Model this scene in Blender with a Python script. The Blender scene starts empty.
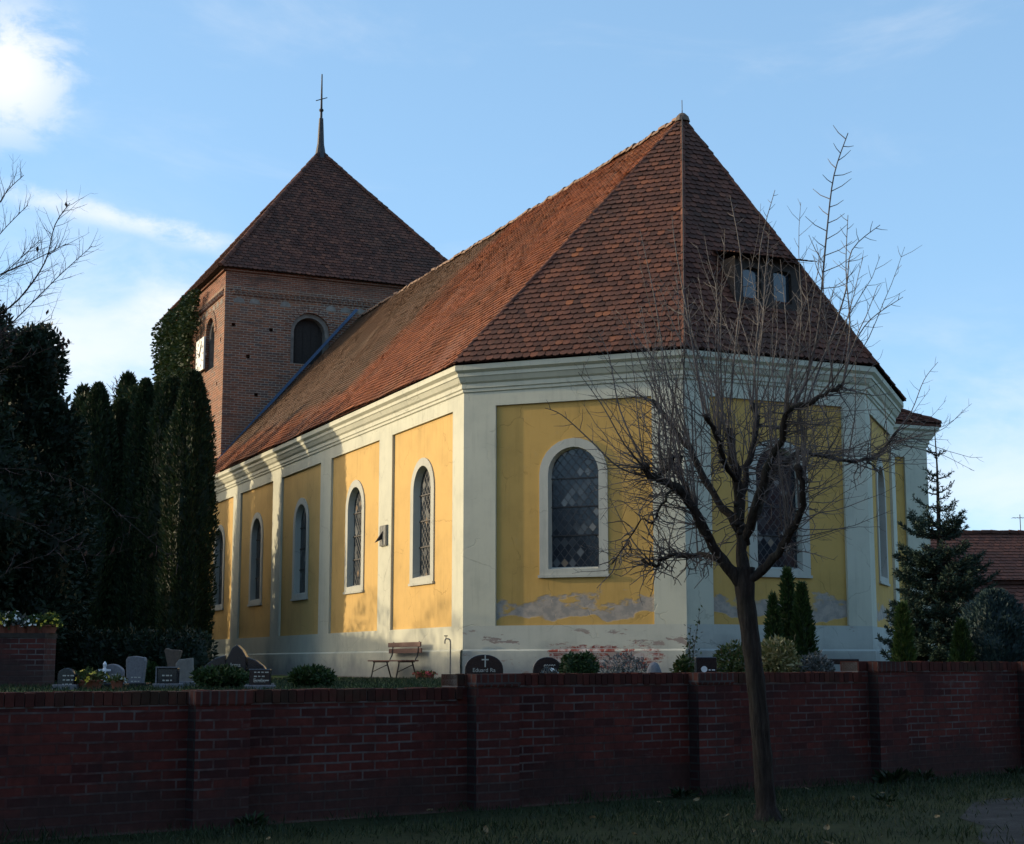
import bpy, math, random
import numpy as np
R = math.radians
SC = bpy.context.scene
COL = SC.collection
EYE = 1.40                       # camera height above the street verge
YARD = 1.03                      # churchyard level behind the wall

# ------------------------------------------------------------------ camera
FPX, PITCH = 1560.6, R(8.7676)
cam_d = bpy.data.cameras.new('camera')
cam_d.sensor_fit = 'HORIZONTAL'; cam_d.sensor_width = 36.0
cam_d.lens = FPX / 1024 * 36.0
cam_d.clip_start = 0.1; cam_d.clip_end = 6000
cam = bpy.data.objects.new('camera', cam_d)
cam.location = (0, 0, EYE); cam.rotation_euler = (R(90) + PITCH, 0, 0)
COL.objects.link(cam); SC.camera = cam

# ------------------------------------------------------------------ sun, sky, exposure
SUN_HEAD = R(285.2)                # compass-like heading (clockwise from +Y) of the sun
SUN_EL = R(12.0)
SUN_DIR = (math.sin(SUN_HEAD) * math.cos(SUN_EL), math.cos(SUN_HEAD) * math.cos(SUN_EL), math.sin(SUN_EL))
sd = bpy.data.lights.new('sun', 'SUN'); sd.energy = 2.0; sd.angle = R(0.7); sd.color = (1.0, 0.82, 0.55)
so = bpy.data.objects.new('sun', sd); COL.objects.link(so)
from mathutils import Vector
so.rotation_euler = Vector(SUN_DIR).to_track_quat('Z', 'Y').to_euler()
so.location = (-60, 10, 40)

W = bpy.data.worlds.new('World'); SC.world = W; W.use_nodes = True
wt = W.node_tree; wt.nodes.clear()
def wn(t, **k):
    n = wt.nodes.new(t)
    for a, b in k.items(): setattr(n, a, b)
    return n
sky = wn('ShaderNodeTexSky', sky_type='NISHITA', sun_disc=False)
sky.sun_elevation = SUN_EL; sky.sun_rotation = SUN_HEAD
sky.altitude = 60; sky.air_density = 0.62; sky.dust_density = 0.3; sky.ozone_density = 2.2
bg = wn('ShaderNodeBackground'); bg.inputs['Strength'].default_value = 0.15
wo = wn('ShaderNodeOutputWorld')
def px_dir(x, y):
    a = (x - 512) / FPX; b = (422 - y) / FPX
    c, s = math.cos(PITCH), math.sin(PITCH)
    v = Vector((a, c - b * s, s + b * c)); v.normalize(); return v
tc = wn('ShaderNodeTexCoord')
def wm(op, a, b=None, c=None, clamp=False):
    n = wn('ShaderNodeMath', operation=op, use_clamp=clamp)
    for i, v in enumerate((a, b, c)):
        if v is None: continue
        if isinstance(v, (int, float)): n.inputs[i].default_value = v
        else: wt.links.new(v, n.inputs[i])
    return n.outputs[0]
def wdot(v):
    n = wn('ShaderNodeVectorMath', operation='DOT_PRODUCT'); n.inputs[1].default_value = v
    wt.links.new(tc.outputs['Generated'], n.inputs[0]); return n.outputs['Value']
def wsmooth(x, lo, hi):
    n = wn('ShaderNodeMapRange', interpolation_type='SMOOTHSTEP')
    wt.links.new(x, n.inputs[0]); n.inputs[1].default_value = lo; n.inputs[2].default_value = hi
    return n.outputs[0]
def wnoise(scale, detail, rough=0.55, stretch=(1, 1, 1), dist=0.0):
    mp = wn('ShaderNodeMapping'); mp.inputs['Scale'].default_value = stretch
    wt.links.new(tc.outputs['Generated'], mp.inputs['Vector'])
    n = wn('ShaderNodeTexNoise'); n.inputs['Scale'].default_value = scale; n.inputs['Detail'].default_value = detail
    n.inputs['Roughness'].default_value = rough; n.inputs['Distortion'].default_value = dist
    wt.links.new(mp.outputs[0], n.inputs['Vector']); return n.outputs['Fac']
nA = wnoise(9, 8, 0.6, (1, 1, 2.2), 0.4)
nB = wnoise(26, 7, 0.65, (1, 1, 1.6), 0.3)
def blob(x, y, r_px, lo, hi, noise):
    d = wdot(px_dir(x, y)); ang = wm('ARCCOSINE', d)
    m = wsmooth(ang, r_px / FPX, 0.0)
    return wm('MULTIPLY', m, wsmooth(wm('ADD', noise, wm('MULTIPLY', m, 0.25)), lo, hi))
p1, p2 = px_dir(5, 190), px_dir(228, 247)
nrm = p1.cross(p2).normalized(); mid = (p1 + p2).normalized()
dist = wm('ADD', wdot(nrm), wm('MULTIPLY', wm('SUBTRACT', nB, 0.5), 0.014))
streak = wm('MULTIPLY', wsmooth(wm('ABSOLUTE', dist), 0.0105, 0.001), wsmooth(wm('ARCCOSINE', wdot(mid)), 0.085, 0.05))
streak = wm('MULTIPLY', streak, wsmooth(nB, 0.25, 0.6))
c1 = blob(5, 70, 105, 0.42, 0.72, nB)
c2 = blob(95, 375, 230, 0.35, 0.85, nA)
c3 = blob(1000, 470, 210, 0.42, 0.85, nA)
c4 = blob(175, 300, 100, 0.45, 0.9, nB)
c5 = wm('MULTIPLY', wsmooth(wnoise(4, 9, 0.6, (1, 1, 3), 0.6), 0.5, 0.8), 0.22)
def add(*xs):
    r = xs[0]
    for x in xs[1:]: r = wm('ADD', r, x)
    return r
cl = wm('MINIMUM', add(wm('MULTIPLY', c1, 1.0), wm('MULTIPLY', c2, 0.75), wm('MULTIPLY', c3, 0.5), wm('MULTIPLY', streak, 0.55),
                       wm('MULTIPLY', c4, 0.35), c5), 1.0)
mx = wn('ShaderNodeMix', data_type='RGBA'); wt.links.new(cl, mx.inputs[0])
tint = wn('ShaderNodeMix', data_type='RGBA', blend_type='MULTIPLY'); tint.inputs[0].default_value = 1.0
gm = wn('ShaderNodeGamma'); gm.inputs[1].default_value = 0.46; wt.links.new(sky.outputs[0], gm.inputs[0])   # flatter gradient from horizon to zenith
wt.links.new(gm.outputs[0], tint.inputs[6]); tint.inputs[7].default_value = (1.08, 1.43, 1.66, 1)
sunside = wn('ShaderNodeMix', data_type='RGBA')                 # unseen warm glow added round the low sun to fill the church walls
wt.links.new(wsmooth(wdot(SUN_DIR), 0.62, 1.0), sunside.inputs[0]); wt.links.new(tint.outputs[2], sunside.inputs[6]); sunside.inputs[7].default_value = (11.5, 9.6, 7.2, 1)
wt.links.new(sunside.outputs[2], mx.inputs[6])
mx.inputs[7].default_value = (3.0, 3.05, 3.1, 1)
wt.links.new(mx.outputs[2], bg.inputs['Color']); wt.links.new(bg.outputs[0], wo.inputs[0])

SC.view_settings.view_transform = 'Standard'; SC.view_settings.look = 'None'
SC.view_settings.exposure = 1.25; SC.view_settings.gamma = 1.0; SC.view_settings.use_curve_mapping = False
SC.cycles.max_bounces = 6

# ------------------------------------------------------------------ node helpers
class G:
    def __init__(s, name):
        s.m = bpy.data.materials.new(name); s.m.use_nodes = True; s.t = s.m.node_tree; s.t.nodes.clear()
        s.out = s.t.nodes.new('ShaderNodeOutputMaterial'); s.b = s.t.nodes.new('ShaderNodeBsdfPrincipled')
        s.t.links.new(s.b.outputs[0], s.out.inputs[0]); s.uv = None
    def put(s, sock, v):
        if hasattr(v, 'is_output'): s.t.links.new(v, sock)
        elif isinstance(v, (tuple, list)): sock.default_value = (*v, 1) if (len(v) == 3 and sock.type == 'RGBA') else v
        else: sock.default_value = v
    def node(s, t, ins=None, **k):
        n = s.t.nodes.new(t)
        for a, b in k.items(): setattr(n, a, b)
        for a, b in (ins or {}).items(): s.put(n.inputs[a], b)
        return n
    def UV(s):
        if s.uv is None: s.uv = s.node('ShaderNodeUVMap').outputs[0]
        return s.uv
    def obj(s): return s.node('ShaderNodeTexCoord').outputs['Object']
    def noise(s, scale, detail=4, rough=0.55, vec=None, stretch=None, dist=0.0):
        vec = vec or s.obj()
        if stretch: vec = s.node('ShaderNodeMapping', {'Vector': vec, 'Scale': stretch}).outputs[0]
        return s.node('ShaderNodeTexNoise', {'Vector': vec, 'Scale': scale, 'Detail': detail, 'Roughness': rough, 'Distortion': dist}).outputs['Fac']
    def math(s, op, a, b=0.0, clamp=False): return s.node('ShaderNodeMath', {0: a, 1: b}, operation=op, use_clamp=clamp).outputs[0]
    def step(s, x, lo, hi): return s.node('ShaderNodeMapRange', {0: x, 1: lo, 2: hi}, interpolation_type='SMOOTHSTEP').outputs[0]
    def mix(s, f, a, b, blend='MIX'):
        n = s.node('ShaderNodeMix', data_type='RGBA', blend_type=blend)
        s.put(n.inputs[0], f); s.put(n.inputs[6], a); s.put(n.inputs[7], b); return n.outputs[2]
    def ramp(s, f, stops):
        n = s.node('ShaderNodeValToRGB', {0: f}); e = n.color_ramp.elements
        while len(e) < len(stops): e.new(0.5)
        for i, (p, c) in enumerate(stops): e[i].position = p; e[i].color = (*c, 1)
        return n.outputs[0]
    def attr(s, name='rnd'): return s.node('ShaderNodeAttribute', attribute_name=name).outputs['Fac']
    def sep(s, v):
        n = s.node('ShaderNodeSeparateXYZ', {0: v}); return n.outputs
    def bump(s, h, dist=0.01, strength=0.5):
        n = s.node('ShaderNodeBump', {'Height': h, 'Distance': dist, 'Strength': strength}); s.t.links.new(n.outputs[0], s.b.inputs['Normal'])
    def fin(s, col, rough=0.85, spec=0.3, metal=0.0):
        s.put(s.b.inputs['Base Color'], col); s.put(s.b.inputs['Roughness'], rough)
        s.put(s.b.inputs['Specular IOR Level'], spec); s.put(s.b.inputs['Metallic'], metal); return s.m

def plain(name, col, rough=0.7, metal=0.0, spec=0.4, var=0.25, scale=9.0, bump=0.0):
    g = G(name); n = g.noise(scale, 5, 0.6)
    d = tuple(c * (1 - var) for c in col); l = tuple(min(1, c * (1 + var)) for c in col)
    c = g.ramp(n, [(0.3, d), (0.7, l)])
    if bump: g.bump(g.noise(scale * 6, 4), bump, 0.5)
    return g.fin(c, rough, spec, metal)

def brick_nodes(g, c1, c2, mortar, bw, rh, ms, vec=None, wob=0.006, bias=0.0):
    vec = vec or g.UV()
    if wob:
        nz = g.node('ShaderNodeTexNoise', {'Vector': vec, 'Scale': 3.0, 'Detail': 3}).outputs['Color']
        off = g.node('ShaderNodeVectorMath', {0: nz, 1: (0.5, 0.5, 0.5)}, operation='SUBTRACT').outputs[0]
        off = g.node('ShaderNodeVectorMath', {0: off, 'Scale': wob * 2}, operation='SCALE').outputs[0]
        vec = g.node('ShaderNodeVectorMath', {0: vec, 1: off}, operation='ADD').outputs[0]
    b = g.node('ShaderNodeTexBrick', {'Vector': vec, 'Color1': c1, 'Color2': c2, 'Mortar': mortar, 'Scale': 1.0, 'Mortar Size': ms,
                                     'Mortar Smooth': 0.15, 'Bias': bias, 'Brick Width': bw, 'Row Height': rh})
    return b.outputs['Color'], b.outputs['Fac']

def m_wall_brick(name, c1, c2, mortar, bw, rh, ms, dirt=(0.02, 0.022, 0.02), worn=False):
    g = G(name)
    col, fac = brick_nodes(g, c1, c2, mortar, bw, rh, ms)
    uv = g.UV()
    n1 = g.noise(1.3, 6, 0.6, uv); n2 = g.noise(14, 4, 0.6, uv); n3 = g.noise(0.7, 3, 0.6, uv)
    col = g.mix(g.math('MULTIPLY', g.step(n3, 0.45, 0.7), g.math('SUBTRACT', 1.0, fac)), col, tuple(x * 1.25 for x in c1))
    if worn:                                                   # joints flush and brick coloured in places, odd dark burnt bricks, a damp grey foot
        dull = g.mix(n2, c2, tuple((a + b) / 2.2 for a, b in zip(c1, c2)))
        col = g.mix(g.math('MULTIPLY', g.math('MULTIPLY', g.step(g.noise(1.1, 5, 0.7, uv), 0.42, 0.58), fac), 0.85), col, dull)
        cell = g.node('ShaderNodeTexWhiteNoise', {'Vector': g.node('ShaderNodeVectorMath', {0: uv, 1: (0.265, 0.083, 1)}, operation='SNAP').outputs[0]}, noise_dimensions='2D').outputs['Value']
        col = g.mix(g.math('MULTIPLY', g.math('MULTIPLY', g.step(cell, 0.7, 0.95), g.math('SUBTRACT', 1.0, fac)), 0.7), col, (0.040, 0.018, 0.020))
        bloom = g.math('MULTIPLY', g.step(g.noise(2.4, 6, 0.75, uv, (0.5, 1.6, 1)), 0.60, 0.72), 0.5)
        col = g.mix(bloom, col, (0.135, 0.115, 0.110))
        foot = g.step(g.math('ADD', g.sep(uv)[1], g.math('MULTIPLY', n1, -0.7)), 0.12, -0.12)
        col = g.mix(g.math('MULTIPLY', foot, 0.75), col, (0.050, 0.036, 0.034))
    col = g.mix(g.math('MULTIPLY', g.step(n1, 0.42, 0.72), 0.55), col, dirt)
    col = g.mix(0.5, col, g.ramp(n2, [(0.25, (0.55, 0.55, 0.55)), (0.75, (1.3, 1.3, 1.3))]), 'MULTIPLY')
    h = g.math('ADD', g.math('MULTIPLY', fac, -1.0), g.math('MULTIPLY', n2, 0.5))
    g.bump(h, 0.008, 0.7)
    return g.fin(col, 0.9, 0.2)

def m_plaster(name, base, patch=None, bricks=None, grime=0.5, peel=0.0, damp=None):
    """weathered lime plaster; patch/bricks are worn areas with an outline of their own (s along the wall, z up)"""
    g = G(name); uv = g.UV(); o = g.sep(uv); s_, z_ = o[0], o[1]
    n1 = g.noise(0.9, 6, 0.62, uv); n2 = g.noise(4.5, 6, 0.65, uv); n3 = g.noise(40, 3, 0.6, uv)
    str_ = g.noise(2.2, 5, 0.6, uv, (3.0, 0.22, 1))
    d = tuple(c * k for c, k in zip(base, (0.72, 0.74, 0.76)))
    col = g.mix(g.math('MULTIPLY', g.step(n1, 0.4, 0.75), 0.55), base, d)
    col = g.mix(g.math('MULTIPLY', g.step(str_, 0.5, 0.8), grime * 0.8), col, tuple(c * 0.62 for c in base))
    col = g.mix(g.math('MULTIPLY', g.step(n2, 0.55, 0.8), grime * 0.35), col, (0.30, 0.30, 0.27))
    h = g.math('ADD', g.math('MULTIPLY', n2, 0.6), g.math('MULTIPLY', n3, 0.25))
    wv = g.node('ShaderNodeVectorMath', {0: uv, 1: g.node('ShaderNodeVectorMath', {0: g.node('ShaderNodeTexNoise', {'Vector': uv, 'Scale': 3.0, 'Detail': 5}).outputs['Color'], 'Scale': 0.35}, operation='SCALE').outputs[0]}, operation='ADD').outputs[0]
    ck = g.node('ShaderNodeTexVoronoi', {'Vector': wv, 'Scale': 0.75}, feature='DISTANCE_TO_EDGE').outputs['Distance']
    ck = g.math('MULTIPLY', g.step(ck, 0.010, 0.003), g.step(g.noise(0.8, 4, 0.6, uv), 0.46, 0.56))
    col = g.mix(g.math('MULTIPLY', ck, 0.32), col, tuple(c * 0.35 for c in base)); h = g.math('ADD', h, g.math('MULTIPLY', ck, -0.8))
    run = g.math('MULTIPLY', g.step(g.noise(5.0, 4, 0.6, uv, (2.2, 0.10, 1)), 0.54, 0.78), g.step(g.noise(0.9, 3, 0.5, uv), 0.4, 0.6))
    col = g.mix(g.math('MULTIPLY', run, 0.5), col, tuple(c * 0.55 for c in base))
    if damp:
        wob = g.math('ADD', z_, g.math('MULTIPLY', g.math('SUBTRACT', n1, 0.5), -1.3))
        col = g.mix(g.math('MULTIPLY', g.step(wob, damp, damp - 0.7), 0.75), col, (0.22, 0.235, 0.23))
    if patch:
        z0, s0, s1 = patch
        wob = g.math('ADD', z_, g.math('MULTIPLY', g.math('SUBTRACT', g.noise(1.6, 6, 0.62, uv, (0.8, 1.6, 1)), 0.5), -1.7))
        m = g.step(wob, z0 + 0.10, z0 - 0.06)
        low = g.step(g.math('ADD', z_, g.math('MULTIPLY', g.noise(1.1, 3, 0.5, uv), -0.75)), 2.02, 2.06)
        m = g.math('MULTIPLY', m, low)
        col = g.mix(m, col, g.mix(g.step(n2, 0.4, 0.6), (0.38, 0.33, 0.28), (0.27, 0.25, 0.225)))
        h = g.math('ADD', h, g.math('MULTIPLY', m, -0.9))
    if bricks:
        sc, zc, rs, rz = bricks
        dx = g.math('DIVIDE', g.math('SUBTRACT', s_, sc), rs); dz = g.math('DIVIDE', g.math('SUBTRACT', z_, zc), rz)
        q = g.math('ADD', g.math('POWER', g.math('ABSOLUTE', dx), 4.0), g.math('POWER', g.math('ABSOLUTE', dz), 2.0))
        nn = g.noise(1.7, 8, 0.74, uv, (1, 2.0, 1))
        m = g.step(g.math('SUBTRACT', g.math('MULTIPLY', nn, 5.0), q), 1.75, 1.95)
        bc, bf = brick_nodes(g, (0.24, 0.055, 0.04), (0.15, 0.04, 0.035), (0.30, 0.27, 0.25), 0.27, 0.09, 0.012)
        lime = g.math('MULTIPLY', g.step(g.noise(4, 6, 0.75, uv), 0.44, 0.60), 0.85)
        bc = g.mix(lime, bc, (0.42, 0.40, 0.38))
        col = g.mix(m, col, bc); h = g.math('ADD', h, g.math('MULTIPLY', m, -2.0))
    if peel:
        pn = g.noise(1.5, 7, 0.72, uv, (0.6, 2.0, 1))
        band = g.math('MULTIPLY', g.step(z_, 2.35, 2.0), g.step(pn, 1.0 - peel, 1.0 - peel + 0.02))
        col = g.mix(band, col, g.mix(n2, (0.30, 0.27, 0.25), (0.25, 0.19, 0.165)))
        h = g.math('ADD', h, g.math('MULTIPLY', band, -1.5))
    g.bump(h, 0.01, 0.45)
    return g.fin(col, 0.92, 0.15)

CREAM = (0.52, 0.515, 0.415); YEL = (0.56, 0.368, 0.138)
M = {}
M['cream'] = m_plaster('cream_plaster', CREAM, damp=1.75)
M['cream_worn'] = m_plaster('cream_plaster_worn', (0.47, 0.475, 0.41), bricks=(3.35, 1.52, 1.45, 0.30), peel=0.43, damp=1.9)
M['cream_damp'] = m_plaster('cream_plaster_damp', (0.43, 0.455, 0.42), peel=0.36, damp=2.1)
M['yellow'] = m_plaster('yellow_plaster', YEL, grime=0.35)
M['yellow_worn'] = m_plaster('yellow_plaster_worn', (0.53, 0.335, 0.105), patch=(2.74, 0.5, 5), grime=0.4)
M['frame'] = m_plaster('window_frame_plaster', (0.44, 0.44, 0.385), grime=0.55)
M['street_brick'] = m_wall_brick('dark_red_brick', (0.115, 0.032, 0.026), (0.066, 0.022, 0.021), (0.125, 0.115, 0.115), 0.265, 0.083, 0.0095, (0.030, 0.024, 0.024), True)
M['coping_brick'] = m_wall_brick('coping_brick', (0.105, 0.036, 0.028), (0.065, 0.026, 0.024), (0.085, 0.08, 0.08), 0.083, 0.40, 0.010)
M['dark_side_brick'] = m_wall_brick('dark_pier_side_brick', (0.040, 0.016, 0.015), (0.030, 0.013, 0.014), (0.036, 0.034, 0.034), 0.265, 0.083, 0.010)  # darker brick for the left side face of each pier
def m_cap():
    g = G('upright_coping_brick'); o = g.obj(); n = g.noise(9, 5, 0.65, o); n2 = g.noise(1.4, 5, 0.6, o)
    c = g.ramp(g.attr(), [(0.0, (0.050, 0.022, 0.020)), (0.5, (0.078, 0.028, 0.024)), (1.0, (0.108, 0.036, 0.029))])
    c = g.mix(g.math('MULTIPLY', g.step(n2, 0.45, 0.65), 0.55), c, (0.036, 0.040, 0.026)); c = g.mix(0.5, c, g.ramp(n, [(0.25, (0.5, 0.5, 0.5)), (0.75, (1.4, 1.4, 1.4))]), 'MULTIPLY')
    g.bump(n, 0.006, 0.8); return g.fin(c, 0.92, 0.15)
M['cap_brick'] = m_cap()
M['bed'] = plain('pale_mortar', (0.13, 0.13, 0.13), 0.95)
M['old_plaster'] = plain('old_grey_plaster', (0.20, 0.17, 0.145), 0.95, var=0.3, scale=4, bump=.004)
M['spire'] = plain('dark_copper_sheet', (0.045, 0.042, 0.045), 0.6, 0.3, var=0.3)
M['dark_void'] = plain('dark_interior', (0.012, 0.012, 0.013), 0.9)

def m_tower():
    g = G('tower_brick'); uv = g.UV(); z_ = g.sep(uv)[1]
    c, f = brick_nodes(g, (0.275, 0.098, 0.052), (0.135, 0.060, 0.042), (0.32, 0.25, 0.19), 0.30, 0.098, 0.015, wob=0.02)
    n1 = g.noise(0.55, 6, 0.65, uv); n2 = g.noise(7, 5, 0.65, uv)
    n4 = g.node('ShaderNodeTexWhiteNoise', {'Vector': g.node('ShaderNodeVectorMath', {0: uv, 1: (0.30, 0.098, 1)}, operation='SNAP').outputs[0]}, noise_dimensions='2D').outputs['Value']
    c = g.mix(g.math('MULTIPLY', g.step(n4, 0.55, 0.9), g.math('SUBTRACT', 0.8, f)), c, (0.10, 0.075, 0.07))
    c = g.mix(g.math('MULTIPLY', g.step(n1, 0.42, 0.7), 0.55), c, (0.23, 0.105, 0.06))
    c = g.mix(g.math('MULTIPLY', g.step(n2, 0.5, 0.75), 0.5), c, (0.11, 0.07, 0.055))
    n5 = g.noise(1.8, 6, 0.72, uv, (0.45, 2.2, 1))
    c2, f2 = brick_nodes(g, (0.25, 0.085, 0.048), (0.15, 0.056, 0.038), (0.27, 0.19, 0.145), 0.26, 0.08, 0.011)
    zz = g.math('ADD', z_, g.math('MULTIPLY', g.noise(1.2, 4, 0.6, uv), 0.35))
    top = g.step(zz, 16.36, 16.42)
    c = g.mix(top, c, g.mix(g.math('MULTIPLY', g.step(n5, 0.48, 0.64), 0.75), c2, (0.095, 0.055, 0.042)))
    c = g.mix(g.math('MULTIPLY', g.step(n5, 0.52, 0.66), 0.6), c, (0.085, 0.052, 0.042))
    c = g.mix(g.math('MULTIPLY', g.step(g.noise(2.6, 6, 0.7, uv), 0.56, 0.70), 0.55), c, (0.26, 0.105, 0.060))
    h = g.math('ADD', g.math('MULTIPLY', f, -1.0), g.math('MULTIPLY', n2, 0.9))
    g.bump(h, 0.015, 0.8); return g.fin(c, 0.92, 0.15)
M['tower'] = m_tower()

def m_tiles(name, stops, moss, moss_col, patina=None):
    g = G(name); r = g.attr(); o = g.obj()
    c = g.ramp(r, stops)
    n1 = g.noise(0.35, 6, 0.62, o); n2 = g.noise(22, 4, 0.6, o); n3 = g.noise(1.6, 5, 0.65, o)
    c = g.mix(g.math('MULTIPLY', g.step(n1, 0.40, 0.68), moss), c, moss_col)
    if patina:
        p = g.sep(o); wob = g.math('MULTIPLY', g.math('SUBTRACT', g.noise(0.8, 6, 0.65, o), 0.5), 5.0)
        k = g.math('MULTIPLY', g.step(g.math('ADD', p[1], wob), 10.2, 12.6), g.step(g.math('ADD', p[2], g.math('MULTIPLY', wob, 0.3)), 9.1, 9.9))
        c = g.mix(g.math('MULTIPLY', k, 0.78), c, g.mix(g.noise(9, 4, 0.7, o), (0.085, 0.058, 0.036), (0.14, 0.10, 0.065)))
    c = g.mix(g.math('MULTIPLY', g.step(n3, 0.52, 0.75), 0.5), c, (0.06, 0.035, 0.025))
    c = g.mix(0.6, c, g.ramp(n2, [(0.25, (0.5, 0.5, 0.5)), (0.75, (1.35, 1.35, 1.35))]), 'MULTIPLY')
    g.bump(n2, 0.006, 0.5); return g.fin(c, 0.88, 0.25)
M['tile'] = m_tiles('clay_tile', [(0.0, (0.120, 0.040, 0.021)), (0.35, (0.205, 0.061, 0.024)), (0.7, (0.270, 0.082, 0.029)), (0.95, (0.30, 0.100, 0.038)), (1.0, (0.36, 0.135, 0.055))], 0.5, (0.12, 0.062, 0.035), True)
M['tile_mid'] = m_tiles('shaded_clay_tile', [(0.0, (0.055, 0.026, 0.020)), (0.5, (0.125, 0.050, 0.034)), (0.9, (0.185, 0.068, 0.038)), (1.0, (0.30, 0.10, 0.04))], 0.4, (0.075, 0.045, 0.036))  # clay tile darkened in colour to paint the barely lit apse slope
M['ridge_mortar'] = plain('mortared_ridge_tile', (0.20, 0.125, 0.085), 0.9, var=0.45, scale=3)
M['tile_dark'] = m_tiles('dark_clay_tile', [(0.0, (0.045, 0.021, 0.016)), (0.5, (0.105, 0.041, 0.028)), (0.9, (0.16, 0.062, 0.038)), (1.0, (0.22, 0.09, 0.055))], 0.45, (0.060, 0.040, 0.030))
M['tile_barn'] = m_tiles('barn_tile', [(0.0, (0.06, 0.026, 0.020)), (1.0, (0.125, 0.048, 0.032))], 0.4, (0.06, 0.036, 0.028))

def m_leaf(name, stops, transl=0.15):
    g = G(name); c = g.ramp(g.attr(), stops)
    g.b.inputs['Transmission Weight'].default_value = 0.0
    m = g.fin(c, 0.6, 0.25)
    if transl:
        t = g.node('ShaderNodeBsdfTranslucent', {'Color': c}); ms = g.node('ShaderNodeMixShader', {0: transl})
        g.t.links.new(g.b.outputs[0], ms.inputs[1]); g.t.links.new(t.outputs[0], ms.inputs[2]); g.t.links.new(ms.outputs[0], g.out.inputs[0])
    return m
M['thuja'] = m_leaf('cypress_leaf', [(0, (0.010, 0.021, 0.009)), (0.7, (0.022, 0.040, 0.015)), (0.94, (0.038, 0.052, 0.020)), (1, (0.060, 0.045, 0.022))])
M['yew'] = m_leaf('yew_leaf', [(0, (0.008, 0.018, 0.010)), (1, (0.022, 0.038, 0.018))], 0.1)
M['ivy'] = m_leaf('ivy_leaf', [(0, (0.012, 0.026, 0.008)), (0.7, (0.030, 0.050, 0.015)), (1, (0.055, 0.068, 0.024))])
M['spruce'] = m_leaf('spruce_needle', [(0, (0.014, 0.032, 0.022)), (1, (0.035, 0.062, 0.042))], 0.05)
M['bluecon'] = m_leaf('blue_conifer_leaf', [(0, (0.018, 0.038, 0.040)), (1, (0.040, 0.072, 0.070))], 0.1)
M['greencon'] = m_leaf('green_conifer_leaf', [(0, (0.03, 0.06, 0.015)), (0.8, (0.07, 0.11, 0.025)), (1, (0.13, 0.14, 0.04))])
M['box'] = m_leaf('boxwood_leaf', [(0, (0.015, 0.034, 0.010)), (1, (0.040, 0.075, 0.020))], 0.1)
M['vari'] = m_leaf('variegated_leaf', [(0, (0.07, 0.09, 0.03)), (0.5, (0.16, 0.16, 0.06)), (1, (0.38, 0.34, 0.20))])
M['greyleaf'] = m_leaf('grey_leaf', [(0, (0.06, 0.075, 0.075)), (1, (0.15, 0.16, 0.16))])
M['roseleaf'] = m_leaf('rose_leaf', [(0, (0.03, 0.055, 0.018)), (0.8, (0.07, 0.10, 0.03)), (1, (0.15, 0.10, 0.05))])
M['grass'] = m_leaf('grass_blade', [(0, (0.009, 0.020, 0.010)), (0.6, (0.018, 0.040, 0.016)), (0.95, (0.036, 0.056, 0.022)), (1, (0.08, 0.075, 0.04))], 0.15)
M['deadleaf'] = m_leaf('dead_leaf', [(0, (0.09, 0.06, 0.03)), (1, (0.24, 0.20, 0.11))], 0.1)
M['twigleaf'] = m_leaf('withered_leaf', [(0, (0.05, 0.025, 0.02)), (1, (0.10, 0.05, 0.03))], 0.1)
M['petal_yellow'] = plain('yellow_petal', (0.55, 0.42, 0.03), 0.6)
M['petal_white'] = plain('white_petal', (0.65, 0.66, 0.62), 0.6)
M['petal_red'] = plain('red_petal', (0.35, 0.03, 0.04), 0.6)

def m_bark():
    g = G('bark'); o = g.obj()
    n = g.noise(6, 6, 0.7, o, (6, 6, 0.8)); n2 = g.noise(2.0, 4, 0.6, o)
    c = g.ramp(n, [(0.3, (0.014, 0.012, 0.011)), (0.55, (0.040, 0.035, 0.031)), (0.8, (0.085, 0.078, 0.070))])
    c = g.mix(g.math('MULTIPLY', g.step(n2, 0.5, 0.75), 0.5), c, (0.030, 0.038, 0.024))
    g.bump(n, 0.03, 1.0); return g.fin(c, 0.9, 0.15)
M['bark'] = m_bark()
M['twig'] = plain('twig_bark', (0.100, 0.090, 0.086), 0.75, var=0.45, scale=3)
M['twig_dark'] = plain('dark_twig_bark', (0.06, 0.032, 0.038), 0.8, var=0.3)
M['granite_black'] = plain('polished_black_granite', (0.014, 0.015, 0.019), 0.22, spec=0.5, var=0.3, scale=60)
M['granite_grey'] = plain('grey_granite', (0.15, 0.155, 0.175), 0.7, var=0.25, scale=30, bump=0.002)
M['sandstone'] = plain('brown_sandstone', (0.115, 0.085, 0.066), 0.9, var=0.25, scale=12, bump=0.003)
M['limestone'] = plain('pale_limestone', (0.19, 0.18, 0.165), 0.9, var=0.2, scale=12, bump=0.003)
M['letter'] = plain('pale_lettering', (0.48, 0.47, 0.42), 0.6, var=0.1)
M['white_marble'] = plain('white_marble', (0.62, 0.66, 0.72), 0.5, var=0.1)
M['wood_red'] = plain('bench_wood', (0.115, 0.055, 0.045), 0.6, var=0.35, scale=20)
M['iron'] = plain('dark_iron', (0.035, 0.033, 0.034), 0.55, metal=0.5, var=0.3)
M['galv'] = plain('galvanised_pipe', (0.22, 0.21, 0.19), 0.6, metal=0.4, var=0.3)
M['lead'] = plain('lead_sheet', (0.07, 0.11, 0.18), 0.45, metal=0.35, var=0.2, scale=4)
M['ochre_metal'] = plain('painted_dial', (0.62, 0.62, 0.60), 0.6, var=0.08)
M['slate_grey'] = plain('weathered_dial_board', (0.22, 0.22, 0.20), 0.85, var=0.35, scale=14)
M['white_wash'] = plain('whitewashed_plaster', (0.62, 0.60, 0.55), 0.9, var=0.12, scale=3)
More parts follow.
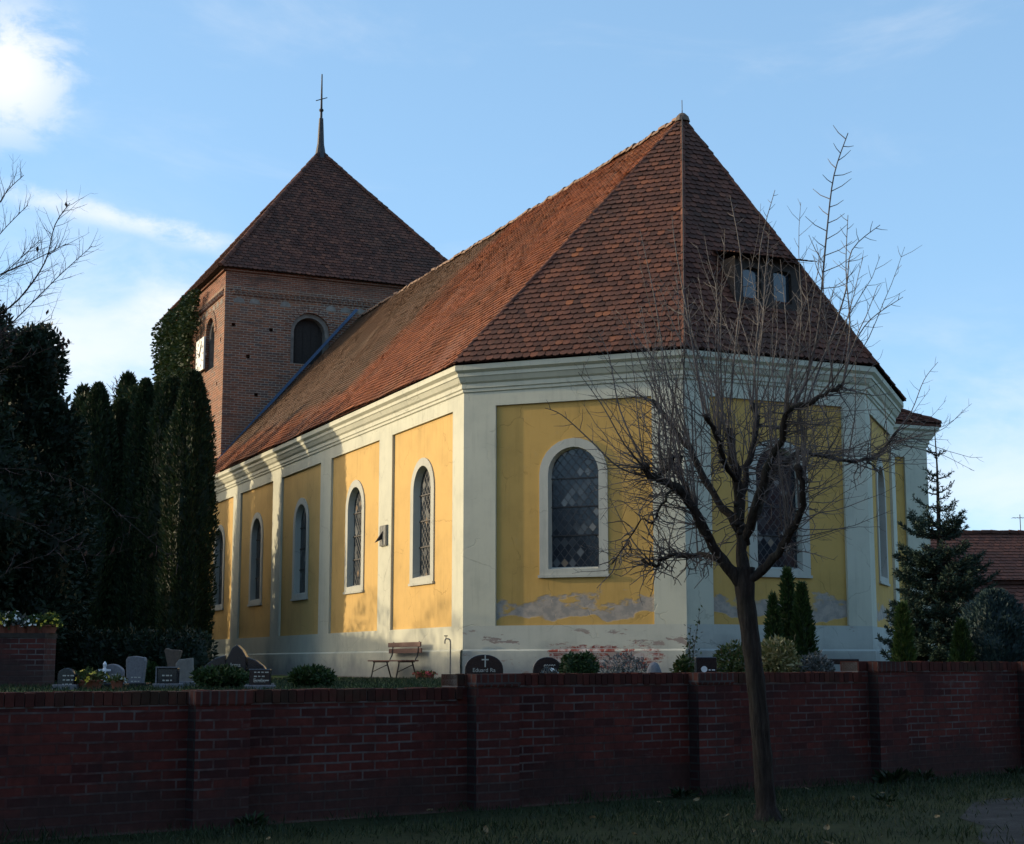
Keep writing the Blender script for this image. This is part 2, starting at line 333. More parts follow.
M['ochre_wash'] = plain('ochre_house_plaster', (0.30, 0.24, 0.16), 0.9, var=0.15, scale=3)
M['wood_dark'] = plain('dark_timber', (0.030, 0.022, 0.018), 0.8, var=0.3, scale=14)
M['pot'] = plain('terracotta_pot', (0.22, 0.08, 0.05), 0.85, var=0.2)
M['blue_plastic'] = plain('blue_plastic', (0.10, 0.20, 0.32), 0.5, var=0.1)

def m_glass():
    g = G('leaded_glass'); uv = g.UV()
    wv = g.node('ShaderNodeTexNoise', {'Vector': uv, 'Scale': 2.5, 'Detail': 1}).outputs['Color']
    wv = g.node('ShaderNodeVectorMath', {0: g.node('ShaderNodeVectorMath', {0: wv, 'Scale': 0.05}, operation='SCALE').outputs[0], 1: uv}, operation='ADD').outputs[0]
    rot = g.node('ShaderNodeMapping', {'Vector': wv, 'Rotation': (0, 0, R(45)), 'Scale': (7.4, 6.2, 1)}).outputs[0]
    fl = g.node('ShaderNodeVectorMath', {0: rot}, operation='FLOOR').outputs[0]
    fr = g.sep(g.node('ShaderNodeVectorMath', {0: rot}, operation='FRACTION').outputs[0])
    wn_ = g.node('ShaderNodeTexWhiteNoise', {'Vector': fl}, noise_dimensions='2D')
    v0 = wn_.outputs['Value']; big = g.node('ShaderNodeTexNoise', {'Vector': fl, 'Scale': 0.37, 'Detail': 1}).outputs['Fac']
    v = g.math('MULTIPLY', v0, g.math('ADD', 0.25, g.math('MULTIPLY', g.step(big, 0.36, 0.52), 0.75)))
    c = g.ramp(v, [(0.0, (0.010, 0.013, 0.018)), (0.55, (0.020, 0.025, 0.032)), (0.78, (0.050, 0.055, 0.058)), (0.95, (0.19, 0.195, 0.19)), (1.0, (0.22, 0.15, 0.09))])  # paler diamonds paint reflections into the glass colour
    def edge(x): return g.math('MINIMUM', x, g.math('SUBTRACT', 1.0, x))
    e = g.math('MINIMUM', edge(fr[0]), edge(fr[1]))
    lead = g.step(e, 0.07, 0.04)
    c = g.mix(lead, c, (0.022, 0.022, 0.025))
    nz = g.node('ShaderNodeTexNoise', {'Vector': uv, 'Scale': 5.0, 'Detail': 2}).outputs['Fac']
    g.bump(g.math('ADD', g.math('MULTIPLY', v, 0.6), g.math('ADD', g.math('MULTIPLY', nz, 0.6), g.math('MULTIPLY', lead, 0.5))), 0.01, 0.25)
    rough = g.math('ADD', g.math('MULTIPLY', lead, 0.5), 0.12)
    return g.fin(c, rough, 0.5)
M['glass'] = m_glass()
def m_pane():
    g = G('window_pane'); g.bump(g.noise(2, 2), 0.01, 0.1); return g.fin((0.02, 0.03, 0.04), 0.05, 0.8)
M['pane'] = m_pane()
def m_ground(name, a, b, c3, sc):
    g = G(name); o = g.obj(); n = g.noise(sc, 8, 0.65, o); n2 = g.noise(sc * 9, 5, 0.65, o)
    c = g.ramp(n, [(0.3, a), (0.6, b), (0.8, c3)])
    c = g.mix(0.6, c, g.ramp(n2, [(0.25, (0.5, 0.5, 0.5)), (0.75, (1.3, 1.3, 1.3))]), 'MULTIPLY')
    g.bump(n2, 0.03, 0.6); return g.fin(c, 0.95, 0.1)
M['soil_grass'] = m_ground('verge_turf', (0.014, 0.020, 0.009), (0.026, 0.034, 0.013), (0.045, 0.038, 0.024), 0.8)
M['yard_grass'] = m_ground('yard_turf', (0.030, 0.055, 0.016), (0.05, 0.08, 0.022), (0.085, 0.085, 0.04), 0.5)
M['asphalt'] = m_ground('worn_asphalt', (0.022, 0.024, 0.022), (0.045, 0.046, 0.047), (0.075, 0.075, 0.076), 2.6)
M['gravel'] = m_ground('sandy_gravel', (0.12, 0.10, 0.085), (0.17, 0.14, 0.12), (0.21, 0.18, 0.16), 2.5)

# ------------------------------------------------------------------ object helpers
def tag(o, label=None, cat=None, group=None, kind=None):
    if label: o['label'] = label
    if cat: o['category'] = cat
    if group: o['group'] = group
    if kind: o['kind'] = kind
    return o
def empty(name, loc, label, cat, group=None, rz=0.0):
    o = bpy.data.objects.new(name, None); o.location = loc; o.rotation_euler = (0, 0, rz); o.empty_display_size = 0.3
    COL.objects.link(o); return tag(o, label, cat, group)

class MB:
    def __init__(s): s.v = []; s.f = []; s.mi = []; s.r = []; s.cur = 0; s.n = 0
    def add(s, verts, faces, rnd=None):
        verts = np.asarray(verts, float).reshape(-1, 3); b = s.n
        s.v.append(verts); s.n += len(verts)
        for i, f in enumerate(faces):
            s.f.append([k + b for k in f]); s.mi.append(s.cur)
            s.r.append(0.5 if rnd is None else (rnd if np.isscalar(rnd) else rnd[i]))
        return s
    def quad(s, a, b, c, d, rnd=None): return s.add([a, b, c, d], [(0, 1, 2, 3)], rnd)
    def box(s, x0, x1, y0, y1, z0, z1):
        v = [(x0, y0, z0), (x1, y0, z0), (x1, y1, z0), (x0, y1, z0), (x0, y0, z1), (x1, y0, z1), (x1, y1, z1), (x0, y1, z1)]
        return s.add(v, BOXF)
    def obox(s, o, ux, uy, uz):
        o, ux, uy, uz = map(np.array, (o, ux, uy, uz)); o = o.astype(float)
        v = [o, o + ux, o + ux + uy, o + uy, o + uz, o + ux + uz, o + ux + uy + uz, o + uy + uz]
        return s.add(v, BOXF)
    def tube(s, pts, rad, sides=6, cap=True, rough=0.0, rr=None):
        pts = np.asarray(pts, float); n = len(pts)
        rad = np.full(n, rad) if np.isscalar(rad) else np.asarray(rad, float)
        t = np.gradient(pts, axis=0); t /= np.linalg.norm(t, axis=1)[:, None] + 1e-9
        up = np.array([0, 0, 1.0]) if abs(t[0][2]) < 0.9 else np.array([1.0, 0, 0])
        a = np.cross(t, up); a /= np.linalg.norm(a, axis=1)[:, None] + 1e-9
        b = np.cross(t, a)
        ang = np.linspace(0, 2 * np.pi, sides, endpoint=False)
        ring = (np.cos(ang)[None, :, None] * a[:, None, :] + np.sin(ang)[None, :, None] * b[:, None, :]) * (rad[:, None] * (1 + (rough * (rr.normal(size=(1, sides)) + .5 * rr.normal(size=(n, sides))) if rough else 0)) * np.ones((n, sides)))[:, :, None] + pts[:, None, :]
        F = []
        for i in range(n - 1):
            for j in range(sides):
                k = (j + 1) % sides
                F.append((i * sides + j, (i + 1) * sides + j, (i + 1) * sides + k, i * sides + k))
        if cap: F.append(tuple(range(sides))); F.append(tuple(range((n - 1) * sides, n * sides))[::-1])
        return s.add(ring.reshape(-1, 3), F)
    def lathe(s, prof, c=(0, 0, 0), sides=16, wob=0.0, rng=None):
        V = []; n = len(prof)
        for r, z in prof:
            for j in range(sides):
                a = 2 * math.pi * j / sides; q = r * (1 + (rng.uniform(-wob, wob) if wob else 0))
                V.append((c[0] + q * math.cos(a), c[1] + q * math.sin(a), c[2] + z))
        F = [(i * sides + j, i * sides + (j + 1) % sides, (i + 1) * sides + (j + 1) % sides, (i + 1) * sides + j) for i in range(n - 1) for j in range(sides)]
        F.append(tuple(range(sides))[::-1]); F.append(tuple(range((n - 1) * sides, n * sides)))
        return s.add(V, F)
    def leaves(s, P, D, U, L, Wd, rnd, bend=0.0):
        """one small folded blade per point: base P, direction D, side U"""
        P, D, U = (np.asarray(x, float) for x in (P, D, U)); n = len(P)
        L = np.asarray(L, float).reshape(-1, 1) * np.ones((n, 1)); Wd = np.asarray(Wd, float).reshape(-1, 1) * np.ones((n, 1))
        v = np.stack([P, P + D * L * 0.5 - U * Wd * 0.5, P + D * L, P + D * L * 0.5 + U * Wd * 0.5], 1).reshape(-1, 3)
        b = s.n; s.v.append(v); s.n += len(v)
        idx = (np.arange(n) * 4)[:, None] + np.arange(4)[None, :] + b
        s.f.extend(idx.tolist()); s.mi.extend([s.cur] * n); s.r.extend(np.asarray(rnd, float).tolist())
        return s
    def build(s, name, mats, parent=None, smooth=False, bevel=0.0, uv=True):
        me = bpy.data.meshes.new(name); V = np.concatenate(s.v) if s.v else np.zeros((0, 3))
        me.from_pydata(V.tolist(), [], s.f)
        for m in (mats if isinstance(mats, (list, tuple)) else [mats]): me.materials.append(m)
        nf = len(me.polygons)
        if nf == len(s.mi):
            me.polygons.foreach_set('material_index', s.mi)
            at = me.attributes.new('rnd', 'FLOAT', 'FACE'); at.data.foreach_set('value', np.asarray(s.r, np.float32))
        me.update()
        if smooth: me.polygons.foreach_set('use_smooth', [True] * nf)
        if uv and nf:
            nl = len(me.loops); li = np.empty(nl, np.int32); me.loops.foreach_get('vertex_index', li)
            no = np.empty(nf * 3, np.float32); me.polygons.foreach_get('normal', no); no = no.reshape(-1, 3)
            lt = np.empty(nf, np.int32); me.polygons.foreach_get('loop_total', lt)
            N = np.repeat(no, lt, axis=0); P = V[li]
            t = np.stack([-N[:, 1], N[:, 0]], 1); ln = np.linalg.norm(t, axis=1); flat = ln < 0.5
            t = t / np.maximum(ln, 1e-6)[:, None]
            uvs = np.stack([(P[:, :2] * t).sum(1), P[:, 2]], 1); uvs[flat] = P[flat][:, :2]
            l = me.uv_layers.new(name='UVMap'); l.data.foreach_set('uv', uvs.astype(np.float32).ravel())
        o = bpy.data.objects.new(name, me); COL.objects.link(o)
        if parent: o.parent = parent
        if bevel:
            bm = o.modifiers.new('bevel', 'BEVEL'); bm.width = bevel; bm.segments = 2; bm.limit_method = 'ANGLE'
        return o
BOXF = [(0, 3, 2, 1), (4, 5, 6, 7), (0, 1, 5, 4), (1, 2, 6, 5), (2, 3, 7, 6), (3, 0, 4, 7)]

def ray(x, y):
    a = (x - 512) / FPX; b = (422 - y) / FPX; c, s = math.cos(PITCH), math.sin(PITCH)
    return np.array([a, c - b * s, s + b * c])
def at(x, y, Y):
    """world point at distance Y ahead that was measured at photo pixel (x, y)"""
    r = ray(x, y); p = r * (Y / r[1]); p[2] += EYE; return p

# ------------------------------------------------------------------ ground
WD = np.array([0.8, 0.6]); WN = np.array([0.6, -0.8])        # street wall direction and its outward (street) normal
WO = np.array([0.0, 15.75])
def wp(s, n, z): q = WO + WD * s + WN * n; return (q[0], q[1], z)
g_ = MB(); g_.add([wp(-400, 0.1, 0), wp(-400, 600, 0), wp(400, 600, 0), wp(400, 0.1, 0)], [(0, 1, 2, 3)])
tag(g_.build('street_ground', M['soil_grass']), kind='structure')
g_ = MB(); g_.add([wp(-1500, -0.1, YARD), wp(1500, -0.1, YARD), wp(1500, -3000, YARD), wp(-1500, -3000, YARD)], [(0, 1, 2, 3)])
tag(g_.build('churchyard_ground', M['yard_grass']), kind='structure')

# ------------------------------------------------------------------ church (local frame: x across the nave, y towards the tower)
CX, CY, CROT = -1.074, 36.0, R(24.211)
church = empty('village_church', (CX, CY, 0), 'yellow and cream plastered church with red tiled roof and square brick tower', 'church', rz=CROT)
L2 = 5.2; q_ = L2 * math.sqrt(.5); NW = 2 * q_ + 4.86; TY = 26.3; SQ = math.sqrt(.5)
A_, B_, C_, D_ = (0, 0), (q_, -q_), (q_ + 4.86, -q_), (NW, 0)
AXX = NW / 2
def offset_poly(pts, n):
    P = [np.array(p, float) for p in pts]; out = []
    dirs = [(P[i + 1] - P[i]) / np.linalg.norm(P[i + 1] - P[i]) for i in range(len(P) - 1)]
    nr = [np.array([d[1], -d[0]]) for d in dirs]             # outward is to the right of travel
    for i, p in enumerate(P):
        if i == 0: out.append(p + nr[0] * n)
        elif i == len(P) - 1: out.append(p + nr[-1] * n)
        else:
            m = nr[i - 1] + nr[i]; m /= np.linalg.norm(m); out.append(p + m * n / (m @ nr[i]))
    return out
class Face:
    def __init__(s, a, b):
        s.a = np.array(a, float); s.d = np.array(b, float) - s.a; s.L = np.linalg.norm(s.d); s.d /= s.L
        s.n = np.array([s.d[1], -s.d[0]])
    def p(s, u, n, z): q = s.a + s.d * u + s.n * n; return (q[0], q[1], z)
F1 = Face((0, TY), A_); F2 = Face(A_, B_); F3 = Face(B_, C_); F4 = Face(C_, D_)
F5 = Face(D_, (NW, TY))
ZT, ZB, ZG, ZE = 5.89 + EYE, 0.83 + EYE, YARD - 0.1, 6.86 + EYE      # panel top/bottom, ground, eaves

def arch(c, hw, zs, rise, n=14):
    return [(c - hw * math.cos(math.pi * i / n), zs + rise * math.sin(math.pi * i / n)) for i in range(n + 1)]
def wall_with_holes(mb, F, u0, u1, z0, z1, holes, n=0.0):
    """flat wall with openings; a hole is (centre, half width, sill z, springing z, rise)"""
    us = sorted({u0, u1, *[h[0] - h[1] for h in holes], *[h[0] + h[1] for h in holes]})
    zs = sorted({z0, z1, *[h[2] for h in holes], *[h[3] + h[4] for h in holes]})
    for i in range(len(us) - 1):
        for j in range(len(zs) - 1):
            um, zm = (us[i] + us[i + 1]) / 2, (zs[j] + zs[j + 1]) / 2
            if any(abs(um - h[0]) < h[1] and h[2] < zm < h[3] + h[4] for h in holes): continue
            mb.quad(F.p(us[i], n, zs[j]), F.p(us[i + 1], n, zs[j]), F.p(us[i + 1], n, zs[j + 1]), F.p(us[i], n, zs[j + 1]))
    for c, hw, zb, zs_, rise in holes:
        if rise <= 0: continue
        a = arch(c, hw, zs_, rise); zt = zs_ + rise
        for (x0, y0), (x1, y1) in zip(a[:-1], a[1:]):
            if zt - min(y0, y1) > 1e-4:
                mb.add([F.p(x0, n, y0), F.p(x1, n, y1), F.p(x1, n, zt), F.p(x0, n, zt)], [(0, 1, 2, 3)])
def outline(c, hw, zb, zs_, rise, n=14):
    return [(c - hw, zb)] + arch(c, hw, zs_, rise, n) + [(c + hw, zb)]
def strip(mb, F, o0, n0, o1, n1, close=True):
    k = len(o0)
    for i in range(k if close else k - 1):
        j = (i + 1) % k
        mb.quad(F.p(o0[i][0], n0, o0[i][1]), F.p(o0[j][0], n0, o0[j][1]), F.p(o1[j][0], n1, o1[j][1]), F.p(o1[i][0], n1, o1[i][1]))

PN = 0.065                                                     # the cream framework stands this far proud of the yellow panels
WHW, WSILL, WSPR, WRISE = 0.60, 2.08 + EYE, 4.24 + EYE, 0.60
def church_window(F, c, bars=3, depth=0.15):
    o_in = outline(c, WHW, WSILL, WSPR, WRISE)
    o_out = outline(c, WHW + 0.21, WSILL - 0.16, WSPR, WRISE + 0.20)
    o_gl = outline(c, WHW - 0.03, WSILL + 0.05, WSPR, WRISE - 0.03)
    mb = MB()
    strip(mb, F, o_out, 0.0, o_out, 0.032)                     # outer edge of the raised surround
    strip(mb, F, o_out, 0.032, o_in, 0.032)
    strip(mb, F, o_in, 0.032, o_gl, -depth)
    w = mb.build('window', M['frame'], church)
    g = MB(); og = outline(c, WHW - 0.03, WSILL + 0.05, WSPR, WRISE - 0.03)
    g.add([F.p(u, -depth, z) for u, z in og], [tuple(range(len(og)))[::-1]])
    g.build('pane', M['glass'], w)
    h = (WSPR + WRISE - WSILL)
    for k in range(bars):
        z = WSILL + h * (0.27 + 0.235 * k); b = MB()
        b.obox(F.p(c - WHW + .02, -depth + 0.025, z), F.d.tolist() and (F.d[0] * (2 * WHW - .04), F.d[1] * (2 * WHW - .04), 0), (-F.n[0] * .02, -F.n[1] * .02, 0), (0, 0, .03))
        b.build('glazing_bar', M['iron'], w)
    s = MB(); s.obox(F.p(c - WHW - .24, 0.06, WSILL - .19), (F.d[0] * (2 * WHW + .48), F.d[1] * (2 * WHW + .48), 0), (-F.n[0] * .10, -F.n[1] * .10, 0), (0, 0, .06))
    s.build('window_sill', M['frame'], w)
    return w
def facade(F, panels, matw, maty, mit0, mit1, windows=True, basemat=None):
    """cream framework with recessed yellow panels, window in each; mit = tan of half the corner angle at each end"""
    ua, ub = -PN * mit0, F.L + PN * mit1
    mb = MB(); us = [ua] + [x for p in panels for x in p] + [ub]
    z0, z1 = ZG, ZE
    for i in range(0, len(us), 2):
        mb.quad(F.p(us[i], PN, ZB), F.p(us[i + 1], PN, ZB), F.p(us[i + 1], PN, ZT), F.p(us[i], PN, ZT))
    mb.quad(F.p(ua, PN, ZT), F.p(ub, PN, ZT), F.p(ub, PN, z1), F.p(ua, PN, z1))
    for a, b in panels:
        e = [(a, ZB), (b, ZB), (b, ZT), (a, ZT)]
        strip(mb, F, e, PN, e, 0.0)
    mb.build('plaster_wall', matw, church)
    mb = MB()
    mb.quad(F.p(ua, PN, z0), F.p(ub, PN, z0), F.p(ub, PN, ZB), F.p(ua, PN, ZB)); mb.build('base_wall', basemat or matw, church)
    for a, b in panels:
        c = (a + b) / 2; pm = MB()
        hole = [(c, WHW + .1, WSILL - .1, WSPR, WRISE + .1)] if windows else []
        wall_with_holes(pm, F, a, b, ZB, ZT, hole); pm.build('yellow_panel', maty, church)
        if windows: church_window(F, c)
T225 = math.tan(R(22.5))
facade(F1, [(TY - (4.87 + 5.22 * k), TY - (0.66 + 5.22 * k)) for k in range(4, -1, -1)], M['cream'], M['yellow'], 0, T225)
facade(F2, [(0.77, L2 - 0.70)], M['cream'], M['yellow_worn'], T225, T225, basemat=M['cream_worn'])
facade(F3, [(0.66, 4.86 - 0.62)], M['cream'], M['yellow_worn'], T225, T225, basemat=M['cream_damp'])
facade(F4, [(0.77, L2 - 0.70)], M['cream'], M['yellow_worn'], T225, T225, basemat=M['cream_damp'])
facade(F5, [(9.5 + 5.22 * k, 13.7 + 5.22 * k) for k in range(3)], M['cream'], M['yellow'], T225, 0)
# plinth
def sweep(name, pts, prof, mat):
    rings = [offset_poly(pts, n) for n, z in prof]; mb = MB(); k = len(pts)
    V = [(rings[i][j][0], rings[i][j][1], prof[i][1]) for i in range(len(prof)) for j in range(k)]
    F = [(i * k + j, i * k + j + 1, (i + 1) * k + j + 1, (i + 1) * k + j) for i in range(len(prof) - 1) for j in range(k - 1)]
    return mb.add(V, F).build(name, mat, church)
body = [(0, TY), A_, B_, C_, D_, (NW, TY)]
def pl(zt): return [(0.12, ZG), (0.12, zt), (PN + .004, zt + .04)]
sweep('plinth', [(0, TY), A_], pl(1.66), M['cream'])
sweep('plinth', [A_, B_], [(0.12, ZG), (0.12, 1.66), (PN + .004, 1.70)], M['cream_worn'])
sweep('plinth', [B_, C_, D_], [(0.12, ZG), (0.12, 1.66), (PN + .004, 1.70)], M['cream_damp'])
corn = [(PN + .002, 6.22), (.10, 6.24), (.10, 6.30), (.13, 6.32), (.13, 6.42), (.18, 6.46), (.24, 6.58), (.26, 6.58), (.26, 6.66), (.34, 6.72), (.34, 6.84), (0, 6.86)]
corn = [(n, z + EYE) for n, z in corn]
sweep('cornice', body, corn, M['cream'])
# south vestry behind the apse
AX1, AY0, AY1 = 15.7, 3.0, 10.5
FA = Face((NW, AY0), (AX1, AY0)); FB = Face((AX1, AY0), (AX1, AY1))
mb = MB()
pa = (0.9, FA.L - .74)
for a, b in ((0, pa[0]), (pa[1], FA.L + PN)): mb.quad(FA.p(a, PN, ZB), FA.p(b, PN, ZB), FA.p(b, PN, ZT), FA.p(a, PN, ZT))
for a, b in ((ZG, ZB), (ZT, ZE)): mb.quad(FA.p(0, PN, a), FA.p(FA.L + PN, PN, a), FA.p(FA.L + PN, PN, b), FA.p(0, PN, b))
e = [(pa[0], ZB), (pa[1], ZB), (pa[1], ZT), (pa[0], ZT)]; strip(mb, FA, e, PN, e, 0.0)
mb.quad(FB.p(-PN, PN, ZG), FB.p(FB.L, PN, ZG), FB.p(FB.L, PN, ZE), FB.p(-PN, PN, ZE))
mb.build('vestry_wall', M['cream'], church)
mb = MB(); mb.quad(FA.p(pa[0], 0, ZB), FA.p(pa[1], 0, ZB), FA.p(pa[1], 0, ZT), FA.p(pa[0], 0, ZT)); mb.build('yellow_panel', M['yellow_worn'], church)
sweep('cornice', [(NW + .3, AY0), (AX1, AY0), (AX1, AY1)], [(n, z - .02) for n, z in corn], M['cream'])

# ------------------------------------------------------------------ tiled roofs: every tile a small round-ended slab
rng = np.random.default_rng(7)
def tile_facet(mb, poly, tw=0.18, ex=0.17, lift=0.032, sag=0.0, old=0.35):
    P = [np.array(p, float) for p in poly]
    e = P[1] - P[0]; e /= np.linalg.norm(e)
    n = np.cross(e, P[2] - P[0]); n /= np.linalg.norm(n); u = np.cross(n, e)
    ab = np.array([((p - P[0]) @ e, (p - P[0]) @ u) for p in P]); top = ab[:, 1].max()
    mb.add([p - n * 0.03 for p in P], [tuple(range(len(P)))], 0.0)
    def span(b):
        xs = []
        for i in range(len(ab)):
            (a0, b0), (a1, b1) = ab[i], ab[(i + 1) % len(ab)]
            if abs(b1 - b0) < 1e-9: continue
            t = (b - b0) / (b1 - b0)
            if -1e-9 <= t <= 1 + 1e-9: xs.append(a0 + t * (a1 - a0))
        return (min(xs), max(xs)) if len(xs) >= 2 else None
    rows = int(top / ex); V = []; Fc = []; RN = []
    h = tw / 2 - 0.003; Lt = ex * 1.2
    sx = np.array([-h, -h, -.62 * h, 0, .62 * h, h, h]); sy = np.array([Lt, .055, .014, 0, .014, .055, Lt])
    ph = rng.uniform(0, 6.28, 4)
    for r in range(rows + 1):
        b = r * ex - 0.03; s0, s1 = span(max(b, 0.001)), span(min(b + Lt, top - .001))
        if not s0 or not s1: continue
        off = (r % 2) * tw / 2
        k0, k1 = math.floor((min(s0[0], s1[0]) - off) / tw), math.ceil((max(s0[1], s1[1]) - off) / tw)
        for k in range(k0, k1 + 1):
            c = off + k * tw + rng.normal(0, .004)
            if c + h < min(s0[0], s1[0]) or c - h > max(s0[1], s1[1]): continue
            bj = b + rng.normal(0, .006) + (-.02 if rng.random() < .035 else 0)
            lf = lift + rng.normal(0, .004) + (0.012 if rng.random() < .05 else 0)
            und = sag * (math.sin(c * .55 + ph[0]) * math.cos(b * .7 + ph[1]) + .6 * math.sin(c * 1.5 + ph[2] + b) )
            base = len(V)
            for x, y in zip(sx, sy):
                lo, hi = (s1 if y > .1 else s0)
                a = min(max(c + x, lo), hi); w = (1 - y / Lt)
                V.append(P[0] + e * a + u * (bj + y) + n * (0.006 + lf * w + und))
            for j in range(1, 6): V.append(V[base + j] - n * 0.020)
            Fc.append(tuple(range(base, base + 7)))
            for j in range(1, 5): Fc.append((base + j, base + 6 + j, base + 7 + j, base + j + 1))
            q = float(np.clip(rng.beta(2.2, 2.0) * (1 - old * (rng.random() < .3)), 0, 1)); RN += [q] * 5
    mb.add(V, Fc, RN)
def ridge_caps(mb, p0, p1, r=0.13, L=0.36, jit=0.012):
    p0, p1 = np.array(p0, float), np.array(p1, float); d = p1 - p0; T = np.linalg.norm(d); d /= T
    a = np.cross(d, (0, 0, 1)); a /= np.linalg.norm(a); b = np.cross(a, d); k = int(T / L)
    for i in range(k):
        q0 = p0 + d * (i * L) + b * rng.normal(0, jit); q1 = p0 + d * ((i + 1.12) * L) + b * rng.normal(0, jit)
        V = []
        for q, rr in ((q0, r * 1.1), (q1, r * .92)):
            for t in np.linspace(-.15, math.pi + .15, 9): V.append(q + (a * math.cos(t) + b * math.sin(t)) * rr - b * .02)
        f = [(j, j + 1, j + 10, j + 9) for j in range(8)] + [tuple(range(9))]
        mb.add(V, f, float(rng.beta(2, 2)))
OV = 0.38; ER = 6.90 + EYE; RZ = 13.93 + EYE
ev = offset_poly(body, OV)
def z3(p, z): return (p[0], p[1], z)
APEX = (AXX, .22, RZ); RE = (AXX, TY - .01, RZ)
mb = MB()
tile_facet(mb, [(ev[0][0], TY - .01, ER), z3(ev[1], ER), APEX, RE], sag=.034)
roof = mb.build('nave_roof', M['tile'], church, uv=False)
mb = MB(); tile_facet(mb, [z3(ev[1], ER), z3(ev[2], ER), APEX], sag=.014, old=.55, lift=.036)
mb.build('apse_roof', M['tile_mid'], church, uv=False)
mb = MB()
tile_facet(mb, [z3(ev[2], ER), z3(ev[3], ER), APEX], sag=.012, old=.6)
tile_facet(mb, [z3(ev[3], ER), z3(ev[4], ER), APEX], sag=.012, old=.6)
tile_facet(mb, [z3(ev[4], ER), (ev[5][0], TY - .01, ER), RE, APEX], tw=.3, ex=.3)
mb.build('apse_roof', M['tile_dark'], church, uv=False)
mb = MB(); ridge_caps(mb, APEX, RE, r=.095, jit=.022)
mb.build('ridge_tiles', M['ridge_mortar'], roof, smooth=False, uv=False)
mb = MB()
for j in (2, 3, 4): ridge_caps(mb, z3(ev[j], ER + .03), (APEX[0], APEX[1], APEX[2] + .03), r=.06, L=.24, jit=.008)
mb.build('hip_tiles', M['tile_dark'], roof, uv=False)
mb = MB(); ridge_caps(mb, z3(ev[1], ER + .0), (APEX[0], APEX[1], APEX[2]), r=.055, L=.2, jit=.012); mb.build('hip_tiles', M['tile_mid'], roof, uv=False)
mb = MB(); mb.lathe([(.20, -.16), (.16, -.02), (.08, .06), (.01, .08)], (AXX, .22, RZ + .05), 10); mb.build('apex_cap', M['sandstone'], roof)
mb = MB(); mb.tube([(AXX, .22, RZ + .1), (AXX, .22, RZ + .48)], .010, 5)
c2_ = offset_poly(body, .13)[2]; c3_ = offset_poly(body, OV + .03)[2]; c4_ = offset_poly(body, .36)[2]
mb.tube([(AXX, .22, RZ + .2), z3(c3_, ER + .14), z3(c3_, ER - .05), z3(c4_, ER - .25), z3(c2_, ER - .7), z3(c2_, ER - 3), z3(c2_, YARD)], .014, 5)
mb.build('lightning_conductor', M['iron'], church)
# vestry roof: low hip
VE = [(NW + .3, AY0 - OV), (AX1 + OV, AY0 - OV), (AX1 + OV, AY1)]
hz = ER + 2.6 * math.tan(R(27)); mb = MB()
tile_facet(mb, [(NW - .6, AY0 - OV, ER), (AX1 + OV, AY0 - OV, ER), (AX1 + OV - 2.6, AY0 - OV + 2.6, hz), (NW - .6, AY0 - OV + 2.6, hz)])
tile_facet(mb, [(AX1 + OV, AY0 - OV, ER), (AX1 + OV, AY1, ER), (AX1 + OV - 2.6, AY1, hz), (AX1 + OV - 2.6, AY0 - OV + 2.6, hz)])
ridge_caps(mb, (AX1 + OV, AY0 - OV, ER + .03), (AX1 + OV - 2.6, AY0 - OV + 2.6, hz + .03), r=.085, L=.3)
mb.build('vestry_roof', M['tile_dark'], church, uv=False)
mb = MB(); mb.tube([(NW + .2, AY0 - OV + .05, ER - .06), (AX1 + OV - .02, AY0 - OV + .05, ER - .06), (AX1 + OV - .02, AY1, ER - .06)], .055, 8); mb.build('gutter', M['tile_dark'], church)
# dormer on the apse roof
FZ = lambda y: ER + (y + q_ + OV) * (RZ - ER) / (.22 + q_ + OV)
dx0, dx1, dy = 5.36, 7.20, -3.30; dzb, dzt = FZ(dy) - .05, 9.34 + EYE
yb = [y for y in np.linspace(dy, .2, 400) if FZ(y) >= dzt + .32][0]
mb = MB()
FD = Face((dx0, dy), (dx1, dy)); wins = [(0.46, .25, dzb + .22, dzt - .34, 0.10), (1.30, .25, dzb + .22, dzt - .34, 0.10)]
wall_with_holes(mb, FD, 0, FD.L, dzb, dzt, wins)
yt = [y for y in np.linspace(dy, .2, 400) if FZ(y) >= dzt][0]
for x in (dx0, dx1): mb.add([(x, dy, dzb), (x, dy, dzt), (x, yt, dzt)], [(0, 1, 2)])
for h in wins: strip(mb, FD, outline(*h), 0, outline(*h), -.12)
dm = mb.build('dormer', M['wood_dark'], church)
for h in wins:
    mb = MB(); o_ = outline(*h); mb.add([FD.p(u, -.12, z) for u, z in o_], [tuple(range(len(o_)))[::-1]]); mb.build('pane', M['pane'], dm)
mb = MB(); tile_facet(mb, [(dx0 - .2, dy - .28, dzt - .02), (dx1 + .24, dy - .28, dzt - .02), (dx1 + .1, yb, dzt + .33), (dx0 - .05, yb, dzt + .33)])
mb.build('dormer_roof', M['tile_dark'], dm, uv=False)

